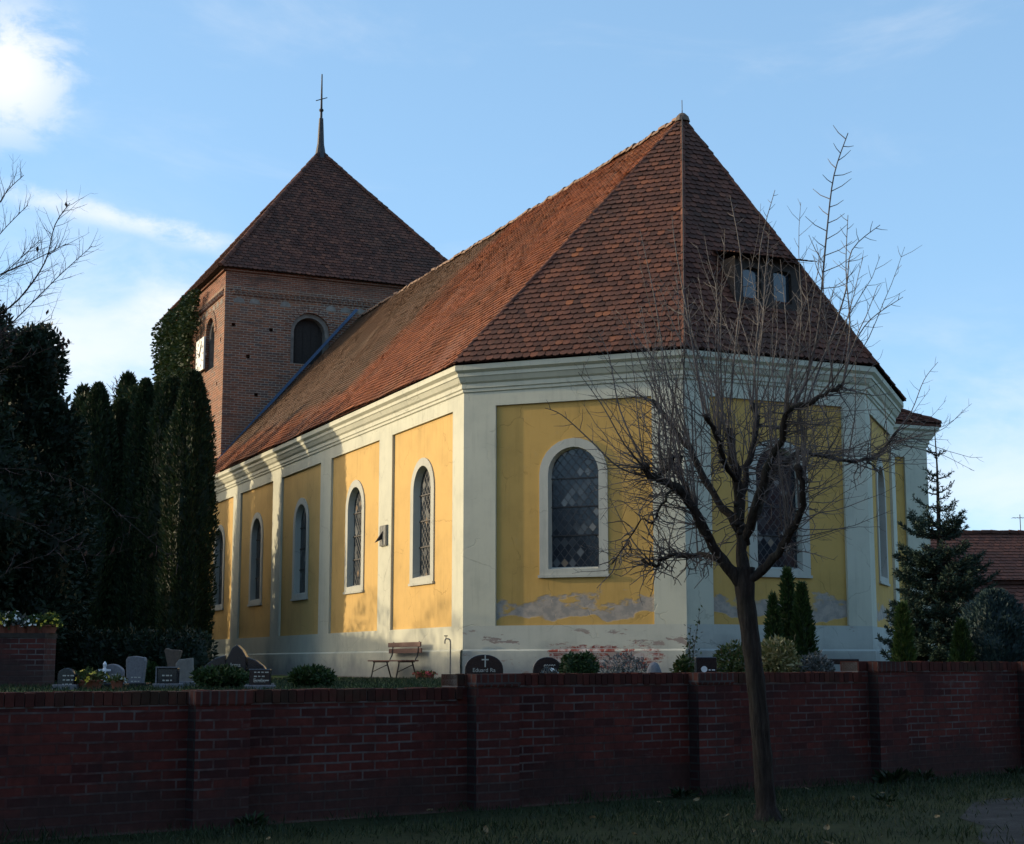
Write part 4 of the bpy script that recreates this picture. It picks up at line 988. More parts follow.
lbranch([(-150, 480, 16.6), (-70, 420, 16.6), (-20, 372, 16.6), (20, 335, 16.6), (52, 318, 16.6)], .009, 2.4, .55)
for x, y in ((60, 330), (63, 336), (66, 342), (62, 345), (68, 338)): ml.leaves([at(x, y, 15.0) - lto], [[.2, 0, -1]], [[1, 0, 0]], .07, .035, [.3])
mb.build('trunk', M['bark'], lt, uv=False); mt.build('twigs', M['twig_dark'], lt, uv=False); ml.build('withered_leaves', M['twigleaf'], lt, uv=False)

# ------------------------------------------------------------------ dark evergreens at the left edge, cypress group, ivy
def yew(name, base, h, rad, seed, label, group=None, n=12000):
    r = np.random.default_rng(seed); bl = []
    for k in range(15):
        z = r.uniform(.12, .92); w = rad * (1.05 - .75 * z ** 1.6) * (.45 + .55 * r.random()); a = r.uniform(0, 6.28); bl.append((w * .62 * math.cos(a), w * .62 * math.sin(a), z * h, rad * .42 * (1.1 - .55 * z), rad * .42 * (1.1 - .55 * z), h * .105))
    bl.append((0, 0, h * .42, rad * .6, rad * .6, h * .40)); bl.append((0.1, 0, h * .88, rad * .26, rad * .26, h * .12))
    t = bush(name, base, bl, seed, label, 'tree', 'yew', n * 3, .14, .06, group, stems=False, up=.35, spread=.8)
    tr = MB(); tr.tube([(0, 0, -.1), (.05, 0, h * .3), (0, 0, h * .75)], [.22, .16, .05], 8); tr.build('trunk', M['bark'], t, uv=False); return t
GE = 'dark evergreens at the left edge'
b0 = at(22, 640, 29); yew('yew_tree', (b0[0], 29, YARD), 6.6, 1.75, 3, 'tall dense dark evergreen at the left edge beside the brick planter wall', GE, 15000)
b0 = at(-58, 640, 27); yew('yew_tree', (b0[0], 27, YARD), 6.9, 1.9, 4, 'darkest evergreen cut off by the left edge of the view', GE, 10000)
b0 = at(58, 640, 31.5); yew('yew_tree', (b0[0], 31.5, YARD), 4.9, .95, 6, 'shorter dark evergreen between the left edge tree and the cypresses', GE, 8000)
GC = 'cypresses in a dense row before the tower'
BL = lambda u: np.minimum(1.0, ((1 - u) * 3.2) ** .5) * (.86 + .14 * np.minimum(1, u / .1))
PT = lambda u: np.minimum(1.0, ((1 - u) * 1.9) ** .55) * (.8 + .2 * np.minimum(1, u / .1))
for x, yt, Y, rd, sd_, pf, lb in [(88, 386, 48.0, 0.92, 11, PT, 'pointed cypress at the left end of the dense row before the tower'),
                         (112, 402, 49.5, 0.80, 12, BL, 'low topped cypress, second from the left end of the row'),
                         (136, 382, 48.0, 0.72, 13, PT, 'slender cypress in the middle of the dense row before the tower'),
                         (151, 386, 49.5, 0.66, 14, PT, 'thin cypress just right of the slender middle one'),
                         (164, 380, 47.6, 0.82, 15, BL, 'broad cypress second from the right end of the row'),
                         (184, 374, 46.2, 0.70, 16, BL, 'blunt topped cypress at the right end of the row, its edge against the church wall')]:
    b = at(x, 650, Y); zt = at(x, yt, Y)[2]
    conifer_column('cypress', (b[0], Y, YARD), zt - YARD, rd, sd_, lb, GC, n=26000, prof=pf)
for x, Y, rd, h, sd_, lb in [(-13.4, 53.6, 1.35, 11.2, 27, 'cypress standing close behind the middle of the row'), (-12.4, 50.6, 1.4, 10.2, 28, 'cypress standing close behind the right end of the row'), (-15.6, 56, 1.2, 11.2, 17, 'cypress standing behind the row, nearer to the tower'), (-16.2, 59.2, 1.7, 11.4, 18, 'cypress standing behind the row, just left of the ivy on the tower'),
                       (-14.9, 53.5, 1.0, 10.4, 19, 'cypress standing behind the slender middle ones'), (-18.4, 64, 1.4, 11.0, 20, 'cypress farthest behind the row'), (-20.5, 70, 1.5, 11.0, 26, 'cypress behind the ivy clad corner of the tower')]:
    conifer_column('cypress', (x, Y, YARD), h - 1, rd, sd_, lb, GC, n=6000, L=.24, Wd=.09)
iv = MB(); ri = np.random.default_rng(33); n = 40000
def ivy_pts(n):
    y = ri.uniform(29.3, TY1 + .35, n); z = ri.uniform(.9, TZ - .25, n)
    lim = np.where((z > 12.9) & (z < 15.0), 31.0, 29.6) + .25 * np.sin(z * 2.1) + ri.normal(0, .12, n)
    k = y > lim; y, z = y[k], z[k]; x = TX0 - (.12 + .48 * ri.random(len(y)) * (1 + .4 * np.sin(y * 1.9) * np.sin(z * 1.3)))
    wrap = y > TY1; x[wrap] += (y[wrap] - TY1) * ri.uniform(0, 3, wrap.sum())
    return np.stack([x, y, z], 1)
ivy = empty('ivy', (CX, CY, 0), 'thick ivy covering the rear half of the brick tower up to its eaves', 'climbing plant'); ivy.rotation_euler = (0, 0, CROT)
P = ivy_pts(n); foliage(iv, P, np.tile([-1.0, .1, 0], (len(P), 1)), ri, .17, .115, up=-.2, spread=.55)
P = np.stack([ri.uniform(TX0, TX1, 5000), np.full(5000, TY1) + ri.uniform(.1, .55, 5000), ri.uniform(.9, TZ - .3, 5000)], 1); foliage(iv, P, np.tile([0.0, 1, 0], (5000, 1)), ri, .17, .115, up=-.2, spread=.55)
iv.build('leaves', M['ivy'], ivy, uv=False)
st_ = MB()
for k in range(10):
    y = 30.2 + k * .72; p = [(TX0 - .03, y + .15 * math.sin(z * 1.3 + k), z) for z in np.linspace(.9, TZ - .8, 12)]; st_.tube(p, np.linspace(.05, .012, 12), 5)
st_.build('stem', M['bark'], ivy, uv=False)

# ------------------------------------------------------------------ buildings across the street and beside the yard (the unseen ones added for their shade)
def house(name, o, ux, L, D, he, hr, label, cat, wm, rm, doors=(), wins=(), group=None):
    """gabled building: o = left front corner, ux = direction of the front, D = depth behind it, he/hr = eaves/ridge height"""
    ux = unit(np.array([ux[0], ux[1], 0.0])); uy = np.array([-ux[1], ux[0], 0]); t = empty(name, tuple(o), label, cat, group, rz=math.atan2(ux[1], ux[0]))
    mb = MB(); V = [(0, 0, -.3), (L, 0, -.3), (L, D, -.3), (0, D, -.3), (0, 0, he), (L, 0, he), (L, D, he), (0, D, he), (0, D / 2, hr), (L, D / 2, hr)]
    mb.add(V, [(0, 1, 5, 4), (2, 3, 7, 6), (1, 2, 6, 9, 5), (3, 0, 4, 8, 7)]); mb.build('wall', wm, t)
    sl = (hr - he) / (D / 2); ov = .45
    for sgn in (0, 1):
        mb = MB(); e0, r0 = (-ov, he - ov * sl + .06), (D / 2, hr + .06)
        if sgn: tile_facet(mb, [(L + .3, D + ov, e0[1]), (-.3, D + ov, e0[1]), (-.3, D / 2, r0[1]), (L + .3, D / 2, r0[1])], tw=.45, ex=.34)
        else: tile_facet(mb, [(-.3, -ov, e0[1]), (L + .3, -ov, e0[1]), (L + .3, D / 2, r0[1]), (-.3, D / 2, r0[1])], tw=.24, ex=.30)
        mb.build('roof', rm, t, uv=False)
    mb = MB(); ridge_caps(mb, (-.3, D / 2, hr + .1), (L + .3, D / 2, hr + .1), r=.14, L=.4); mb.build('ridge_tiles', rm, t, uv=False)
    for a, b, h in doors:
        mb = MB(); mb.box(a, b, -.05, .02, 0, h); mb.box(a - .12, b + .12, -.03, .01, h, h + .14); mb.build('door', M['wood_dark'], t)
    for a, b, z0, z1 in wins:
        mb = MB()
        for q in ((a - .1, a, z0 - .1, z1 + .1), (b, b + .1, z0 - .1, z1 + .1), (a, b, z0 - .1, z0), (a, b, z1, z1 + .1), ((a + b) / 2 - .03, (a + b) / 2 + .03, z0, z1)): mb.box(q[0], q[1], -.05, .03, q[2], q[3])
        w = mb.build('window', M['white_wash'], t); mb = MB(); mb.box(a, b, -.02, .02, z0, z1); mb.build('pane', M['pane'], w)
    return t
M['barn_wall'] = m_wall_brick('old_barn_brick', (0.14, 0.05, 0.035), (0.09, 0.038, 0.03), (0.16, 0.14, 0.12), 0.26, 0.083, 0.012)
b = at(880, 535, 69); e_ = at(1100, 541, 69)
bn = house('barn', (at(880, 607, 62)[0], 63, YARD), (1, -.02), 22, 12, at(1018, 607, 62)[2] - YARD + .15, b[2] - YARD - .02, 'long barn with a brownish red tiled roof behind the spruce on the right', 'barn', M['white_wash'], M['tile_barn'], doors=((9, 11.5, 2.0),), wins=((3, 4, .8, 1.7), (14, 15, .8, 1.7)))
house('shed', (14.9, 50.5, YARD), (1, 0), 3.0, 3.5, 2.0, 2.9, 'small whitewashed shed glimpsed through the spruce boughs', 'shed', M['white_wash'], M['tile_barn'], doors=((1.0, 1.9, 1.8),))
# unseen buildings behind the camera and to the left, added to block light
house('shade_barn', (-20.0, 6.0, 0), (-.05, 1), 26, 9, 5.6, 10.2, 'unseen tall brick barn added on the sunny side to shade the street', 'barn', M['barn_wall'], M['tile_barn'], doors=((8, 11, 3.4), (17, 19, 2.4)), wins=((3, 4, 1.2, 2.2), (14, 15, 1.2, 2.2)))
house('cottage', (-23.0, 34.0, YARD), (-.08, 1), 18, 8, 3.2, 6.1, 'unseen low cottage added on the sunny side to shade the church wall foot', 'house', M['ochre_wash'], M['tile_barn'], doors=((5, 6, 2.1),), wins=((2, 3.1, 1, 2.2), (8, 9.1, 1, 2.2)))
house('farmhouse', tuple(np.array([wp(30, 15.5, 0)[0], wp(30, 15.5, 0)[1], 0])), (-WD[0], -WD[1]), 56, 10, 7.6, 12.5, 'unseen long dark brick farmhouse added across the street to darken the wall', 'house', M['barn_wall'], M['tile_barn'], doors=((20, 21.2, 2.2), (36, 39, 3.2)),
      wins=tuple((x, x + 1.1, z, z + 1.5) for x in (5, 11, 16, 25, 30, 43, 49) for z in (1.1, 4.4)))
# aerial and bird on the barn ridge
ae = at(1021, 537, 69); t = empty('tv_aerial', tuple(ae), 'thin aerial mast standing on the barn ridge at the right edge', 'aerial')
mb = MB(); mb.tube([(0, 0, -.3), (0, 0, 1.0)], .02, 5); mb.build('mast', M['iron'], t)
mb = MB(); mb.tube([(-.35, 0, .85), (.35, 0, .85)], .012, 4)
for k in range(5): mb.tube([(-.32 + k * .16, -.2, .85), (-.32 + k * .16, .2, .85)], .008, 4)
mb.build('elements', M['iron'], t)
bp = at(999, 538, 69); t = empty('bird', tuple(bp), 'small dark bird perched on the barn ridge', 'bird')
mb = MB(); prof = [(-.30, .06, .035), (-.20, .10, .05), (-.05, .17, .10), (.08, .20, .11), (.16, .25, .08), (.21, .29, .065), (.25, .29, .03), (.31, .285, .006)]
pts = [(x, 0, z) for x, z, r in prof]; mb.tube(pts, [r for _, _, r in prof], 8)
mb.tube([(.02, .03, .12), (.02, .03, -.02)], .012, 4); mb.tube([(.02, -.03, .12), (.02, -.03, -.02)], .012, 4); mb.build('body', M['iron'], t, smooth=True)

# ------------------------------------------------------------------ brick planter wall on the left with potted flowers on top
pc = at(45, 633, 24.5); pz = pc[2]
pw = empty('planter_wall', (pc[0], 24.5, YARD), 'higher brick planter wall behind the street wall at the left edge', 'wall')
mb = MB(); mb.box(-6, 0, 0, .62, -.2, pz - YARD - .07); mb.build('wall_body', M['street_brick'], pw)
mb = MB(); mb.box(-6, .012, -.012, .632, pz - YARD - .07, pz - YARD); mb.build('coping', M['wood_dark'], pw)
rf = np.random.default_rng(9)
def pot_plant(x, y, z, label, leafmat, petal, seed, rad=.16, h=.2, n=260, npet=26, cat='potted plant', group=None, name='flower_pot'):
    r = np.random.default_rng(seed); t = empty(name, (x, y, z), label, cat, group)
    mb = MB(); mb.lathe([(rad * .62, 0), (rad * .85, .11), (rad * .9, .11), (rad * .9, .13), (rad * .8, .125)], (0, 0, 0), 12); mb.build('pot', M['pot'], t)
    mb = MB(); d = rand_dirs(r, n); d[:, 2] = np.abs(d[:, 2]); P = d * np.array([rad * 1.25, rad * 1.25, h]) * r.uniform(.5, 1, (n, 1)) + [0, 0, .10]; foliage(mb, P, d, r, .07, .035); mb.build('leaves', M[leafmat], t, uv=False)
    if petal:
        mb = MB(); d = rand_dirs(r, npet); d[:, 2] = np.abs(d[:, 2]); P = d * np.array([rad * 1.25, rad * 1.25, h]) + [0, 0, .11]
        for p, n_ in zip(P, d):
            for k in range(5):
                a = unit(np.cross(n_, rand_dirs(r, 1)[0])); mb.leaves([p], [unit(a + n_ * .4)], [unit(np.cross(a, n_))], .035, .028, [.5])
        mb.build('flowers', M[petal], t, uv=False)['kind'] = 'stuff'
    return t
for k, (px_, lm, pm_, lb) in enumerate([(3, 'roseleaf', 'petal_yellow', 'yellow flowers in the pot nearest the left edge on the planter wall'), (13, 'box', 'petal_white', 'pot of white flowers, second from the left edge on the planter wall'),
                                  (23, 'greyleaf', None, 'flowerless grey leaved pot in the middle of the planter wall'), (33, 'greencon', 'petal_white', 'pot of green sprigs with small white flowers on the planter wall'),
                                  (42, 'box', None, 'pot of dark leaves near the right end of the planter wall')]):
    p = at(px_, 630, 24.8); pot_plant(p[0], 24.8, pz, lb, lm, pm_, 40 + k, rad=.15, h=.17 if k != 1 else .24, group='pots on the planter wall')
p = at(53, 634, 24.7); pot_plant(pc[0] - .03, 24.78, pz, 'yellow and white flowers hanging over the right end of the planter wall', 'greencon', 'petal_yellow', 60, rad=.17, h=.20)

# ------------------------------------------------------------------ gravestones
def stone(name, px0, px1, ytop, Y, mat, label, shape='arch', th=.16, group=None, rz=0.0, tilt=0.0):
    c = at((px0 + px1) / 2, 680, Y); w = (px1 - px0) / FPX * Y; h = at((px0 + px1) / 2, ytop, Y)[2] - YARD
    t = empty(name, (c[0], Y, YARD), label, 'gravestone', group, rz=rz)
    if shape == 'arch': o = [(-w / 2, 0)] + [(-w / 2 * math.cos(a), h * .45 + h * .55 * math.sin(a) ** .8) for a in np.linspace(.05, math.pi - .05, 17)] + [(w / 2, 0)]
    elif shape == 'shoulder': o = [(-w / 2, 0), (-w / 2, h * .72)] + [(-w / 2 + w * f, h * (.72 + .28 * math.sin(math.pi * f) ** .7)) for f in np.linspace(.08, .92, 13)] + [(w / 2, h * .72), (w / 2, 0)]
    elif shape == 'stele': o = [(-w * .42, 0), (-w * .5, h * .88), (-w * .40, h * .97), (-w * .05, h), (w * .44, h * .955), (w * .5, h * .85), (w * .36, 0)]
    elif shape == 'flare': o = [(-w * .34, 0), (-w * .28, h * .55), (-w * .48, h * .93), (-w * .40, h), (-w * .12, h * .96), (w * .30, h * .95), (w * .5, h * .93), (w * .30, h * .6), (w * .34, 0)]
    elif shape == 'slant': o = [(-w * .5, 0), (-w * .5, h * .80), (-w * .30, h * .95), (w * .45, h), (w * .5, h * .1), (w * .5, 0)]
    else: o = [(-w / 2, 0), (-w / 2, h), (w / 2, h), (w / 2, 0)]
    mb = MB(); n = len(o); mb.add([(x, 0, z) for x, z in o] + [(x, th, z) for x, z in o], [tuple(range(n))[::-1], tuple(range(n, 2 * n))] + [(i, (i + 1) % n, n + (i + 1) % n, n + i) for i in range(n)])
    mb.build('slab', mat, t, bevel=.012)
    mb = MB(); mb.box(-w / 2 - .05, w / 2 + .05, -.06, th + .06, -.05, .07); mb.build('base', M['granite_grey'] if mat is not M['granite_grey'] else M['granite_black'], t, bevel=.008)
    return t, w, h
def letter(t, txt, x, z, size, mat='letter', off=-.003):
    cu = bpy.data.curves.new('inscription', 'FONT'); cu.body = txt; cu.size = size; cu.extrude = .002; cu.align_x = 'CENTER'
    o = bpy.data.objects.new('inscription', cu); o.location = (x, off, z); o.rotation_euler = (R(90), 0, 0); cu.materials.append(M[mat]); COL.objects.link(o)
    me = bpy.data.meshes.new_from_object(o.evaluated_get(bpy.context.evaluated_depsgraph_get())); me.name = 'inscription'
    n = bpy.data.objects.new('inscription', me); n.location = o.location; n.rotation_euler = o.rotation_euler; COL.objects.link(n); n.parent = t; bpy.data.objects.remove(o); n.name = 'inscription'
def lines(t, x, z, w, rows, dz, mat='letter', seed=0):
    r = np.random.default_rng(seed); mb = MB()
    for k in range(rows):
        a = x - w / 2 * r.uniform(.7, 1)
        while a < x + w / 2 * .9: l = r.uniform(.02, .05); mb.box(a, a + l, -.004, -.001, z - k * dz, z - k * dz + dz * .28); a += l + .018
    o = mb.build('inscription', M[mat], t); o['kind'] = 'stuff'
def cross(t, x, z, h, mat='letter'):
    mb = MB(); mb.box(x - h * .055, x + h * .055, -.006, -.001, z, z + h); mb.box(x - h * .3, x - h * .056, -.006, -.001, z + h * .58, z + h * .69); mb.box(x + h * .056, x + h * .3, -.006, -.001, z + h * .58, z + h * .69); mb.build('cross', M[mat], t)
t, w, h = stone('gravestone', 57, 74, 668, 22.0, M['granite_black'], 'small blue black gravestone beside the planter wall', 'shoulder'); lines(t, .02, h * .62, w * .6, 3, .06, seed=1)
t, w, h = stone('gravestone', 100, 122, 664, 23.0, M['granite_grey'], 'grey gravestone with a pale relief figure on its left side', 'shoulder'); lines(t, .06, h * .55, w * .45, 4, .055, seed=2)
mb = MB(); mb.lathe([(.045, 0), (.03, .08), (.035, .16), (.02, .20), (.03, .25), (.008, .29)], (-w * .28, -.03, h * .28), 8); mb.box(-w * .28 - .09, -w * .28 + .09, -.05, -.03, h * .28 + .15, h * .28 + .18); mb.build('relief_figure', M['white_marble'], t)
t, w, h = stone('gravestone', 125, 144, 656, 24.0, M['granite_grey'], 'pale upright rough topped gravestone, the palest of the row', 'stele', rz=-.05); lines(t, 0, h * .3, w * .5, 2, .06, seed=3)
t, w, h = stone('gravestone', 157, 177, 668, 23.0, M['granite_black'], 'low dark square gravestone with a pale rim', 'box'); lines(t, 0, h * .6, w * .5, 3, .07, seed=4)
mb = MB(); mb.box(-w / 2 - .02, -w / 2 - .001, -.02, .12, 0.08, h); mb.box(-w / 2 - .02, w / 2, -.02, .12, h + .001, h + .02); mb.build('rim', M['granite_grey'], t)
stone('gravestone', 163, 180, 648, 26.5, M['sandstone'], 'brown sandstone grave marker flaring towards its top', 'flare')
stone('gravestone', 175, 192, 658, 25.5, M['limestone'], 'beige slanted gravestone beside the brown sandstone marker', 'slant')
# the wide black monument: two curved wings and a peaked centre
YM = 24.0; c = at(235, 680, YM); k_ = YM / FPX; zt = lambda y: at(235, y, YM)[2] - YARD
mon = empty('gravestone', (c[0], YM, YARD), 'wide polished black monument with a peaked centre and two curved wings', 'gravestone')
def slab(name, pts, y0, y1, mat):
    o = [((x - 235) * k_, max(0, zt(y))) for x, y in pts]; n = len(o); mb = MB()
    mb.add([(x, y0, z) for x, z in o] + [(x, y1, z) for x, z in o], [tuple(range(n)), tuple(range(n, 2 * n))[::-1]] + [(i, n + i, n + (i + 1) % n, (i + 1) % n) for i in range(n)]); return mb.build(name, mat, mon, bevel=.012)
slab('wing', [(198, 692), (198.5, 673), (206, 664), (215, 658), (225, 655), (226, 692)], .02, .18, M['granite_black'])
slab('centre_slab', [(224.5, 692), (224, 668), (227, 658), (232, 648), (236.5, 644.5), (242, 650), (246, 657), (246.5, 692)], -.05, .20, M['granite_black'])
slab('wing', [(246.8, 692), (246.8, 657), (255, 660), (263, 666), (268, 674), (268.5, 692)], .02, .18, M['granite_black'])
mb = MB(); mb.box(-.6, .56, -.08, .24, -.05, .06); mb.build('base', M['granite_grey'], mon)
cross(mon, .01, .42, .20); mon.children[-1].location = (0, -.05, 0); letter(mon, 'Irma', .01, .31, .085, off=-.054)
t, w, h = stone('gravestone', 249, 270, 669, 21.5, M['granite_black'], 'small black gravestone with pale lines of writing before the wide monument', 'box', th=.12); lines(t, 0, h * .82, w * .6, 3, .055, seed=6); letter(t, 'Emilie', 0, h * .38, .07)
t, w, h = stone('gravestone', 465, 503, 654.5, 27.0, M['granite_black'], 'black arched gravestone with a gold cross just above the wall step', 'arch'); cross(t, .02, h * .58, .20); letter(t, 'Eduard Ra', .0, h * .42, .095)
t, w, h = stone('gravestone', 533, 562, 657, 27.0, M['granite_black'], 'smaller black arched gravestone with pale flowers at its foot', 'arch')
mb = MB()
for k in range(5): mb.tube(smooth_path([(-.06 + .04 * k, -.004, h * .66 + .01 * (k % 2)), (-.04 + .04 * k, -.004, h * .72), (-.03 + .04 * k, -.004, h * .69)], 3), .006, 4)
mb.build('inscription', M['letter'], t)['kind'] = 'stuff'
t, w, h = stone('gravestone', 696, 717, 657, 22.5, M['granite_black'], 'black square gravestone with a pale emblem left of the street tree', 'box'); 
mb = MB(); mb.lathe([(.001, -.001), (.045, -.001), (.045, .004), (.001, .004)], (0, 0, 0), 12)
e_ = mb.build('emblem', M['white_marble'], t); e_.rotation_euler = (R(90), 0, 0); e_.location = (-.03, -.002, h * .62); lines(t, .07, h * .58, .1, 2, .05, 'white_marble', 3)
t = empty('grave_slab', (at(835, 655, 29)[0], 29, YARD), 'long low dark stone slab on two supports behind the grey shrub', 'gravestone')
mb = MB(); mb.box(-.46, .44, 0, .5, .34, .44); mb.build('slab', M['granite_black'], t, bevel=.01)
for x in (-.36, .28):
    mb = MB(); mb.box(x, x + .1, .06, .44, -.05, .34); mb.build('support', M['granite_grey'], t, bevel=.01)
def boulder(px_, ytop, Y, rad, seed, label):
    r = np.random.default_rng(seed); c = at(px_, 670, Y); h = at(px_, ytop, Y)[2] - YARD; mb = MB(); V = []; ns, na = 7, 12
    for i in range(ns + 1):
        th = math.pi / 2 * (1 - i / ns * .96)
        for j in range(na):
            a = 2 * math.pi * j / na; q = rad * math.sin(th) ** .8 * (1 + .10 * math.sin(2 * a + seed) + r.normal(0, .03)); V.append((q * math.cos(a), q * math.sin(a), h * math.cos(th)))
    mb.add(V, [(i * na + j, i * na + (j + 1) % na, (i + 1) * na + (j + 1) % na, (i + 1) * na + j) for i in range(ns) for j in range(na)] + [tuple(range(ns * na, ns * na + na))])
    o = mb.build('boulder', M['granite_grey'], None, smooth=True); o.location = (c[0], Y, YARD); tag(o, label, 'boulder')
boulder(654, 662, 25, .13, 2, 'rounded grey boulder at the foot of the damaged church base')

# ------------------------------------------------------------------ bench, standpipe, small things by the church wall (church frame)
def cl(x, y, z): c, s = math.cos(CROT), math.sin(CROT); return (CX + c * x - s * y, CY + s * x + c * y, z)
bench = empty('bench', cl(-.62, 3.05, YARD), 'wooden slat bench with brown backrest against the sunlit church wall', 'bench', rz=CROT)
for z, t_ in ((.60, .02), (.75, -.0)):
    mb = MB(); mb.box(.30 + t_, .335 + t_, -1.02, 1.25, z, z + .115); mb.build('backrest', M['wood_red'], bench, bevel=.006)
mb = MB()
for k in range(4): mb.box(-.22 + k * .115, -.125 + k * .115, -1.15, 1.30, .40, .435)
mb.build('seat', M['wood_red'], bench, bevel=.005)
for y in (-.85, .95):
    for a, b in (((-.16, y, .40), (-.24, y, 0)), ((.16, y, .40), (.28, y, 0))):
        mb = MB(); mb.tube([a, b], .018, 6); mb.build('leg', M['iron'], bench)
    mb = MB(); mb.tube([(-.2, y, .39), (.22, y, .39), (.30, y, .55), (.345, y, .88)], .016, 6); mb.build('back_frame', M['iron'], bench)
    mb = MB(); mb.tube([(-.20, y, .15), (.2, y, .33)], .01, 5); mb.build('brace', M['iron'], bench)
tap = empty('standpipe', cl(-.32, .10, YARD), 'thin bent water standpipe at the corner of the church', 'water tap')
mb = MB(); mb.tube(smooth_path([(0, 0, -.1), (0, 0, .6), (0, 0, .84), (-.03, 0, .90), (-.10, 0, .91), (-.125, 0, .86), (-.125, 0, .80)], 4), .017, 7); mb.build('pipe', M['galv'], tap, smooth=True)
mb = MB(); mb.tube([(-.10, 0, .91), (-.10, 0, .97)], .01, 5); mb.tube([(-.14, 0, .975), (-.06, 0, .975)], .012, 5); mb.build('tap_handle', M['iron'], tap)
gs = MB(); pts = offset_poly([(0, TY), A_, B_, C_, D_], .13); po = offset_poly([(0, TY), A_, B_, C_, D_], .95)
for i in range(4): gs.quad(cl(*pts[i], YARD + .004), cl(*po[i], YARD + .004), cl(*po[i + 1], YARD + .004), cl(*pts[i + 1], YARD + .004))
tag(gs.build('gravel_path', M['gravel']), kind='structure')
for k, (x, y, pm_, lb) in enumerate([(-.75, .85, 'petal_red', 'red flower bowl on the gravel between bench and standpipe, the nearer to the bench'), (-.7, .45, 'petal_red', 'red flower bowl on the gravel beside the standpipe')]):
    p = cl(x, y, YARD); pot_plant(p[0], p[1], p[2], lb, 'roseleaf', pm_, 70 + k, rad=.15, h=.05, n=90, npet=30, group='red flower bowls by the church wall', name='flower_bowl')

# ------------------------------------------------------------------ shrubs and conifers in the churchyard
def pxbush(name, x0, x1, ytop, Y, seed, label, mat, n=1600, L=.07, Wd=.035, cat='shrub', group=None, lob=4, flat=False, **k):
    c = at((x0 + x1) / 2, 680, Y); w = (x1 - x0) / FPX * Y; h = at((x0 + x1) / 2, ytop, Y)[2] - YARD; r = np.random.default_rng(seed)
    bl = [(0, 0, h * .5, w * .46, w * .42, h * .5)]
    for i in range(lob): a = r.uniform(0, 6.28); q = w * .22; bl.append((q * math.cos(a), q * math.sin(a), h * r.uniform(.35, .68), w * .25, w * .25, h * r.uniform(.24, .32)))
    if flat: bl = [(dx * w * .25, dy * w * .2, h * .52, w * .27, w * .25, h * .48) for dx in (-1, 0, 1) for dy in (-1, 1)]
    return bush(name, (c[0], Y, YARD), bl, seed, label, cat, mat, n, L, Wd, group, **k)
pxbush('boxwood', 194, 247, 668, 22.5, 1, 'wide rounded boxwood before the wide black monument', 'box', 2600)
pxbush('boxwood', 289, 333, 668, 23.5, 2, 'rounded boxwood standing alone right of the monument', 'box', 2600)
pxbush('boxwood', 562, 596, 655, 25.0, 3, 'dark clipped square boxwood between black gravestone and pale heather', 'box', 3200, .06, .03, flat=True)
pxbush('boxwood', 138, 158, 664, 26.5, 4, 'narrow dark boxwood between the pale and the dark gravestones', 'box', 1500)
hb = at(62, 680, 29.5)[0]; he_ = at(196, 680, 29.5)[0]; nL = 11
bush('hedge', ((hb + he_) / 2, 29.5, YARD), [((hb - he_) / 2 * (1 - 2 * i / (nL - 1)) * -1, .05 * math.sin(i * 2.3), .42, .34, .42, .50 + .04 * math.sin(i * 1.7)) for i in range(nL)], 17, 'long low dark hedge behind the row of gravestones', 'hedge', 'yew', 9000, .10, .05, stems=True)
pxbush('heather', 598, 648, 655, 26.0, 5, 'pale twiggy heather before the patch of bare bricks', 'greyleaf', 1500, .06, .02, core=False, spread=.9)
pxbush('low_shrub', 674, 694, 659, 24.0, 6, 'small leafy plant at the foot of the thin rose', 'roseleaf', 500, .09, .05, core=False)
pxbush('shrub', 712, 762, 644, 24.5, 7, 'green loose shrub partly hidden by the street tree trunk', 'roseleaf', 2200, .07, .035, core=False)
pxbush('variegated_shrub', 756, 800, 640, 22.8, 8, 'golden variegated shrub right of the street tree trunk', 'vari', 2600, .075, .04, lob=6, core=False)
pxbush('grey_shrub', 796, 834, 655, 23.0, 9, 'low grey leaved shrub right of the narrow conifers', 'greyleaf', 1500, .06, .03, core=False)
pr = np.random.default_rng(12); rs = empty('rose_bush', (at(691, 680, 25)[0], 25, YARD), 'tall thin rose with sparse leaves before the church corner', 'shrub'); mb = MB(); ml = MB()
for a, b in ((-.10, 1.0), (.14, 1.28), (.02, .85), (-.2, .7), (.22, .8)):
    p = shoot(mb, (0, 0, -.05), (a, pr.normal(0, .1), 1), b, .009, pr, tl=.22, wig=.05)
    for k in range(34):
        q, d = along(p, pr.uniform(.2, 1)); q = q + pr.normal(size=3) * .05; dd = unit(pr.normal(size=3)); ml.leaves([q], [dd], [unit(np.cross(dd, [0, .3, 1]))], .06, .035, [pr.random()])
mb.build('stem', M['twig'], rs, uv=False); ml.build('leaves', M['roseleaf'], rs, uv=False)
def column(x, ytop, Y, wpx, seed, label, mat, group=None, n=1500, L=.10, Wd=.035, name='conifer', **k):
    c = at(x, 680, Y); h = at(x, ytop, Y)[2] - YARD; return conifer_column(name, (c[0], Y, YARD), h, wpx / 2 / FPX * Y, seed, label, group, mat, n, L, Wd, cat='conifer', lumps=5, **k)
GT = 'narrow conifers before the apse'
taper = lambda u: np.minimum(1.0, (1 - u) ** .75 * 1.15) * (.7 + .3 * np.minimum(1, u / .2))
column(775, 599, 25.0, 19, 1, 'left and lowest of the three narrow conifers before the apse', 'box', GT, 1800, prof=taper)
column(790, 573, 25.6, 24, 2, 'middle and tallest of the three narrow conifers before the apse', 'box', GT, 2400, prof=taper)
column(804, 587, 25.2, 26, 3, 'right one of the three narrow conifers before the apse', 'box', GT, 2400, prof=taper)
column(905, 607, 25.5, 19, 4, 'narrow yellowish green conifer at the right corner of the church', 'greencon', None, 2200)
